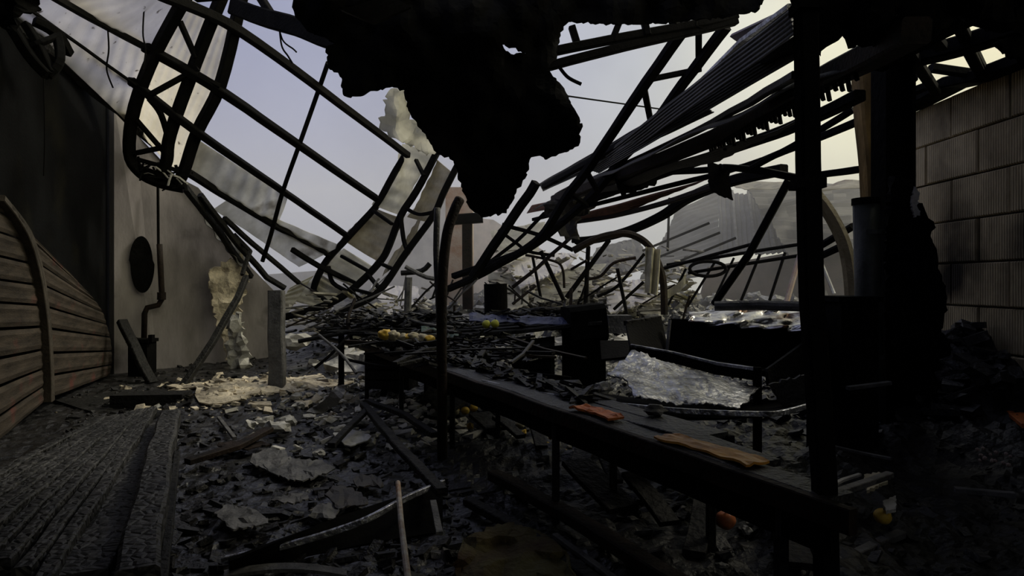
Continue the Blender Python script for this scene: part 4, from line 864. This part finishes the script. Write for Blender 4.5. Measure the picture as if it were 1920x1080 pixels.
# ------------------------------------------------------------------ foreground floor, left
t = thing('charred_decking', F(150, 900, .12), 'charred ribbed timber decking lying in the left foreground', 'decking')
n = 9; fl, frr, nl, nr_ = F(185, 792, .16), F(292, 768, .16), F(-190, 985, .16), F(95, 1105, .16)
for k in range(n):
    u = (k+.5)/n; a = fl.lerp(frr, u); bb = nl.lerp(nr_, u); wdt = (fl-frr).length/n*.5+(nl-nr_).length/n*.5
    MB().bar([a, bb], wdt*.62, .07+.05*R.random(), wob=.02, sub=26, seed=k*3).build('plank', 'charboard', t)
quad([fl+Vector((0, 0, -.06)), frr+Vector((0, 0, -.06)), nr_+Vector((0, 0, -.06)), nl+Vector((0, 0, -.06))], 6, 6, .03).build('underlay', 'char', t)
one('charred_board', MB().bar([F(288, 798, .1), F(210, 925, .1), F(120, 1090, .1)], .42, .06, wob=.03, sub=14), 'charboard', 'wide flat charred board right of the ribbed decking', 'board')
one('charred_beam', MB().bar([F(318, 785, .2), F(298, 870, .2), F(270, 1000, .2), F(255, 1100, .2)], .20, .18, wob=.03, sub=10), 'charboard', 'thick alligatored beam pointing at camera left of aisle', 'beam')
one('charred_lath', MB().bar([F(332, 850, .15), F(320, 960, .12), F(305, 1090, .1)], .05, .05), 'char', 'thin black lath beside the alligatored beam', 'lath')
one('fallen_sheet', quad([F(100, 752, .06), F(235, 730, .06), F(335, 745, .06), F(180, 775, .06)], 8, 8, .03, bump=.05), 'char', 'black flat sheet on floor below the shutters', 'sheet')
one('fallen_ledge', MB().box(F(285, 752, .12), (.9, .35, .22), .1), 'char', 'black ledge at the foot of the white wall', 'ledge')
for k, (px, py, w_, h_, mt, lb) in enumerate([(455, 972, 48, 22, 'dull', 'pale flat plate on aisle floor, nearest to the beam'), (560, 880, 55, 22, 'dull', 'grey flat plate in the middle of the aisle'), (505, 862, 30, 22, 'dull', 'small grey flat plate left of the middle one'), (545, 937, 32, 9, 'dull', 'narrow pale plate below the middle one'), (608, 962, 34, 14, 'dull', 'pale flat plate near the metal edge strip'), (690, 905, 36, 12, 'corr', 'dark flat plate right of the aisle'), (650, 935, 40, 20, 'corr', 'dull crumpled plate by the metal edge strip'), (660, 820, 30, 16, 'white', 'bluish white scrap in aisle before the bench'), (455, 835, 40, 8, 'rust', 'reddish scorched plate across the aisle top')]):
    pl = [(px+w_*math.cos(a)*(1+.3*math.sin(2*a+k)), py+h_*math.sin(a)*(1+.25*math.cos(3*a+k))) for a in [2*math.pi*i/9 for i in range(9)]]
    m = MB().outline(pl, lambda x, y, k=k: F(x, y, .12+.025*nse((x/20, y/10, k))), .012, 9, 2.5, seed=k)
    one('floor_plate', m, mt, lb, 'plate', 'flat plates lying on the aisle floor')
one('red_batten', MB().bar([F(352, 865, .15), F(440, 838, .18), F(505, 805, .2)], .10, .05, wob=.01, sub=5), 'rust', 'reddish charred batten lying across the top of aisle', 'batten')
m = MB().outline([(575, 775), (600, 752), (640, 722), (652, 720), (648, 738), (630, 760), (600, 778)], lambda x, y: P(x, y, 7.5+.3*nse((x/30, y/30, 0))), .02, 8, 1.5)
one('curved_sheet', m, 'ashgrey', 'grey leaf-shaped sheet standing in the debris left of bench', 'sheet')
one('thin_lath', MB().bar([F(410, 783, .1), F(440, 822, .12)], .04, .03), 'dull', 'short pale lath by the pale rubble patch', 'lath')
m = MB().bar(spline([F(415, 1050, .12), F(540, 1022, .16), F(640, 992, .22), F(700, 968, .28), (F(760, 935, .3)), F(832, 904, .3)], 5), .03, .035)
one('edge_strip', m, 'galv', 'bent bright metal edge strip crossing the aisle foreground', 'strip')
m = MB().surf(lambda u, v: F(430+400*u, 1050-140*u-8*math.sin(3*u)+v*(30+60*u), .2-.14*v), 20, 5, .02)
one('pan_side', m, 'black', 'black curved side below the bright metal edge strip', 'panel')
one('flaked_rod', MB().tube([F(746, 905, .45), F(752, 980, .42), F(768, 1110, .4)], .016, 10), 'pipewhite', 'upright flaked white and rust rod in front foreground', 'rod')
one('white_lath', MB().bar([F(812, 940, .3), F(824, 1000, .26)], .04, .02), 'dull', 'short pale lath right of the flaked rod', 'lath')
one('curved_pan', MB().surf(lambda u, v: F(420+230*u, 1072-14*math.sin(3*u)+12*v, .1), 14, 3, .02), 'dull', 'dull curved sheet edge at bottom left of foreground', 'sheet')
# beams in the centre foreground
for pts, wd, mt, lb in [
 ([F(925, 890, .15), F(1060, 965, .18), F(1300, 1110, .2)], .11, 'rust', 'long brownish beam running to the bottom right of centre'),
 ([F(880, 940, .12), F(985, 1000, .14), F(1130, 1100, .15)], .08, 'char', 'charred beam left of the long brownish beam'),
 ([F(1040, 1005, .1), F(1160, 1090, .12)], .04, 'dull', 'thin pale lath between the two foreground beams'),
 ([F(680, 758, .3), F(760, 850, .3), F(830, 925, .3)], .08, 'char', 'dark batten slanting from bench to the aisle'),
 ([F(690, 752, .3), F(760, 780, .35), F(815, 815, .35)], .07, 'char', 'second dark batten slanting under the bench'),
 ([F(620, 835, .2), F(690, 765, .3)], .07, 'char', 'short dark batten crossing the slanting one'),
 ([F(1575, 920, .5), F(1668, 888, .5)], .05, 'dull', 'thin grey strip right of the front post'),
 ([F(1565, 838, .35), F(1670, 860, .35)], .03, 'dull', 'thin rod lying right of front post'),
 ([F(1790, 722, .3), F(1900, 768, .3)], .10, 'rust', 'rust-brown batten on debris by the block wall'),
 ([F(1760, 752, .3), F(1880, 775, .3)], .09, 'red', 'reddish batten on debris below the rust-brown one'),
 ([F(1790, 920, .3), F(1900, 930, .3)], .05, 'dull', 'dull bar in the dark right foreground'),
 ([F(1565, 1055, .15), F(1640, 1020, .15), F(1690, 1000, .15)], .06, 'dull', 'pale broken strip at the bottom right')]:
    one('charred_batten', MB().bar(pts, wd, wd*.7, wob=.015, sub=6), mt, lb, 'batten', 'loose battens on the near floor')
one('orange_plank', MB().bar([F(1885, 760, .5), F(1935, 800, .5)], .14, .04), 'orange', 'orange scorched plank at the right edge', 'plank')
m = MB().outline([(880, 1010), (950, 985), (1010, 1000), (1060, 1040), (1090, 1100), (860, 1110), (850, 1060)], lambda x, y: F(x, y, .16+.06*nse((x/40, y/30, 0))), .02, 14, 4)
one('burned_sacking', m, 'mossy', 'brown-green burned sacking at the bottom centre', 'sacking')
# food on the floor
def fruit(px, py, r, mt, lb, z=.1, stem=True, cat='fruit', name='fruit', amp=.1):
    c = F(px, py, z+r); t = thing(name, (c.x, c.y, c.z-r), lb, cat)
    MB().lump(c, r, seed=px, sub=3, amp=amp, sq=(1, 1, .92)).build('flesh', mt, t, smooth=True)
    if stem: MB().tube([c+Vector((0, -.2*r, r*.8)), c+Vector((.2*r, -.25*r, r*1.25))], r*.09, 6).build('stem', 'char', t)
fruit(1360, 975, .062, 'onion', 'red-brown onion lying under the bench', .16, cat='onion', name='onion')
fruit(1655, 968, .052, 'yellow', 'yellow fruit lying right of the front post', .2)
fruit(1446, 866, .03, 'lime', 'small yellow-green fruit under the bench near amber strip', .3)
for k, (px, py, mt, lb) in enumerate([(975, 797, 'palefruit', 'round pale fruit under the bench, left of a pair'), (1006, 798, 'palefruit', 'round pale fruit under the bench, right of a pair'), (872, 770, 'yellow', 'yellowish fruit under the bench near bent pipe'), (888, 765, 'yellow', 'second yellowish fruit just beside the one near bent pipe'), (1075, 826, 'palefruit', 'lone pale fruit under the bench below orange tray'), (853, 772, 'palefruit', 'small pale fruit left of the yellowish ones')]):
    fruit(px, py, .05, mt, lb, .18, stem=False)
rr = random.Random(33)
for k in range(24):
    px = rr.uniform(840, 1090); py = 745+(px-840)*.28+rr.uniform(-5, 45)
    one('fruit_scrap', MB().lump(F(px, py, .2), rr.uniform(.018, .038), seed=k, sub=2, amp=.5), rr.choice(['palefruit', 'chips', 'yellow', 'dull']), 'small scorched fruit scrap on the floor under the bench', 'fruit scrap', 'fruit scraps under the bench')
for k in range(26):
    px = rr.uniform(1180, 1480); py = rr.uniform(890, 1060)
    one('food_scrap', MB().lump(F(px, py, .17), rr.uniform(.012, .03), seed=k, sub=2, amp=.6, sq=(1.4, 1, .5)), rr.choice(['dull', 'chips', 'corr']), 'small grey burned scrap on the floor around the onion', 'scrap', 'burned scraps around the onion')
one('white_scrap', MB().lump(F(1400, 995, .2), .028, 3, 2, .6), 'white', 'white scrap lying beside the onion', 'scrap')
m = MB().outline([(1395, 970), (1420, 957), (1458, 957), (1460, 968), (1430, 982), (1400, 985)], lambda x, y: F(x, y, .2), .012, 7, 1.5); one('grey_flap', m, 'dull', 'small grey flap right of the onion', 'flap')
m = MB().outline([(1620, 895), (1660, 890), (1665, 908), (1625, 925)], lambda x, y: F(x, y, .4), .02, 7, 2); one('pale_carton', m, 'palefruit', 'pale torn carton above the yellow fruit', 'carton')
m = MB().outline([(1655, 945), (1680, 935), (1680, 960), (1662, 965)], lambda x, y: F(x, y, .3), .02, 6, 1.5); one('white_shard', m, 'white', 'white shard just behind the yellow fruit', 'shard')
one('white_stick', MB().bar([F(1565, 908, .4), F(1580, 900, .4), F(1612, 890, .4)], .025, .02), 'white', 'short white stick right of the front post', 'stick')
one('small_cup', MB().tube([F(1200, 905, .2), F(1199, 882, .25)], .02, 12), 'dull', 'small grey cup under the bench left of onion', 'cup')
for k in range(16):
    px = rr.uniform(1830, 1900); py = 850+rr.uniform(-16, 22)
    one('nut', MB().lump(F(px, py, .32), .012+.008*rr.random(), seed=k, sub=1, amp=.3), 'brick', 'small tan nut spilled in the dark right foreground', 'nut', 'nuts spilled on the right')
for k, (px, py, s, mt) in enumerate([(500, 790, .08, 'white'), (520, 800, .1, 'white'), (535, 792, .09, 'chips'), (555, 745, .07, 'white'), (560, 760, .06, 'chips'), (470, 795, .06, 'white'), (600, 850, .04, 'white'), (640, 805, .06, 'white'), (555, 640, .2, 'white'), (592, 683, .12, 'white'), (565, 700, .14, 'tank')]):
    one('pale_chunk', MB().lump(F(px, py, .15) if py > 700 else P(px, py, 12), s, seed=k*1.7, sub=2, amp=.8, sq=(1.3, 1, .7)), mt, ['leftmost of three pale chunks in front of rubble patch', 'middle of three pale chunks in front of rubble patch', 'rightmost of three pale chunks in front of rubble patch', 'pale chunk just right of the broken post foot', 'small pale chunk below the one by the broken post', 'small white chunk at the near edge of rubble patch', 'tiny white chunk alone in the middle of the aisle', 'white chunk left of the bluish scrap', 'large white chunk in the gap beside broken post', 'white chunk low in the gap right of broken post', 'greenish chunk low in the gap by broken post'][k], 'chunk', 'pale chunks in the debris')

# ------------------------------------------------------------------ smoke hanging over the far half
vm = bpy.data.materials.new('smoke'); vm.use_nodes = True; N = vm.node_tree.nodes; N.clear()
vo = N.new('ShaderNodeOutputMaterial'); vs_ = N.new('ShaderNodeVolumeScatter'); vs_.inputs['Density'].default_value = .032; vs_.inputs['Color'].default_value = (.93, .93, .95, 1)
vm.node_tree.links.new(vs_.outputs[0], vo.inputs['Volume'])
m = MB().box((0, 33.5, 4.5), (56, 36, 9.4)); o = m.build('smoke_haze', vm); tag(o, 'thin grey smoke hanging over the far half of the hall', 'smoke', kind='stuff')
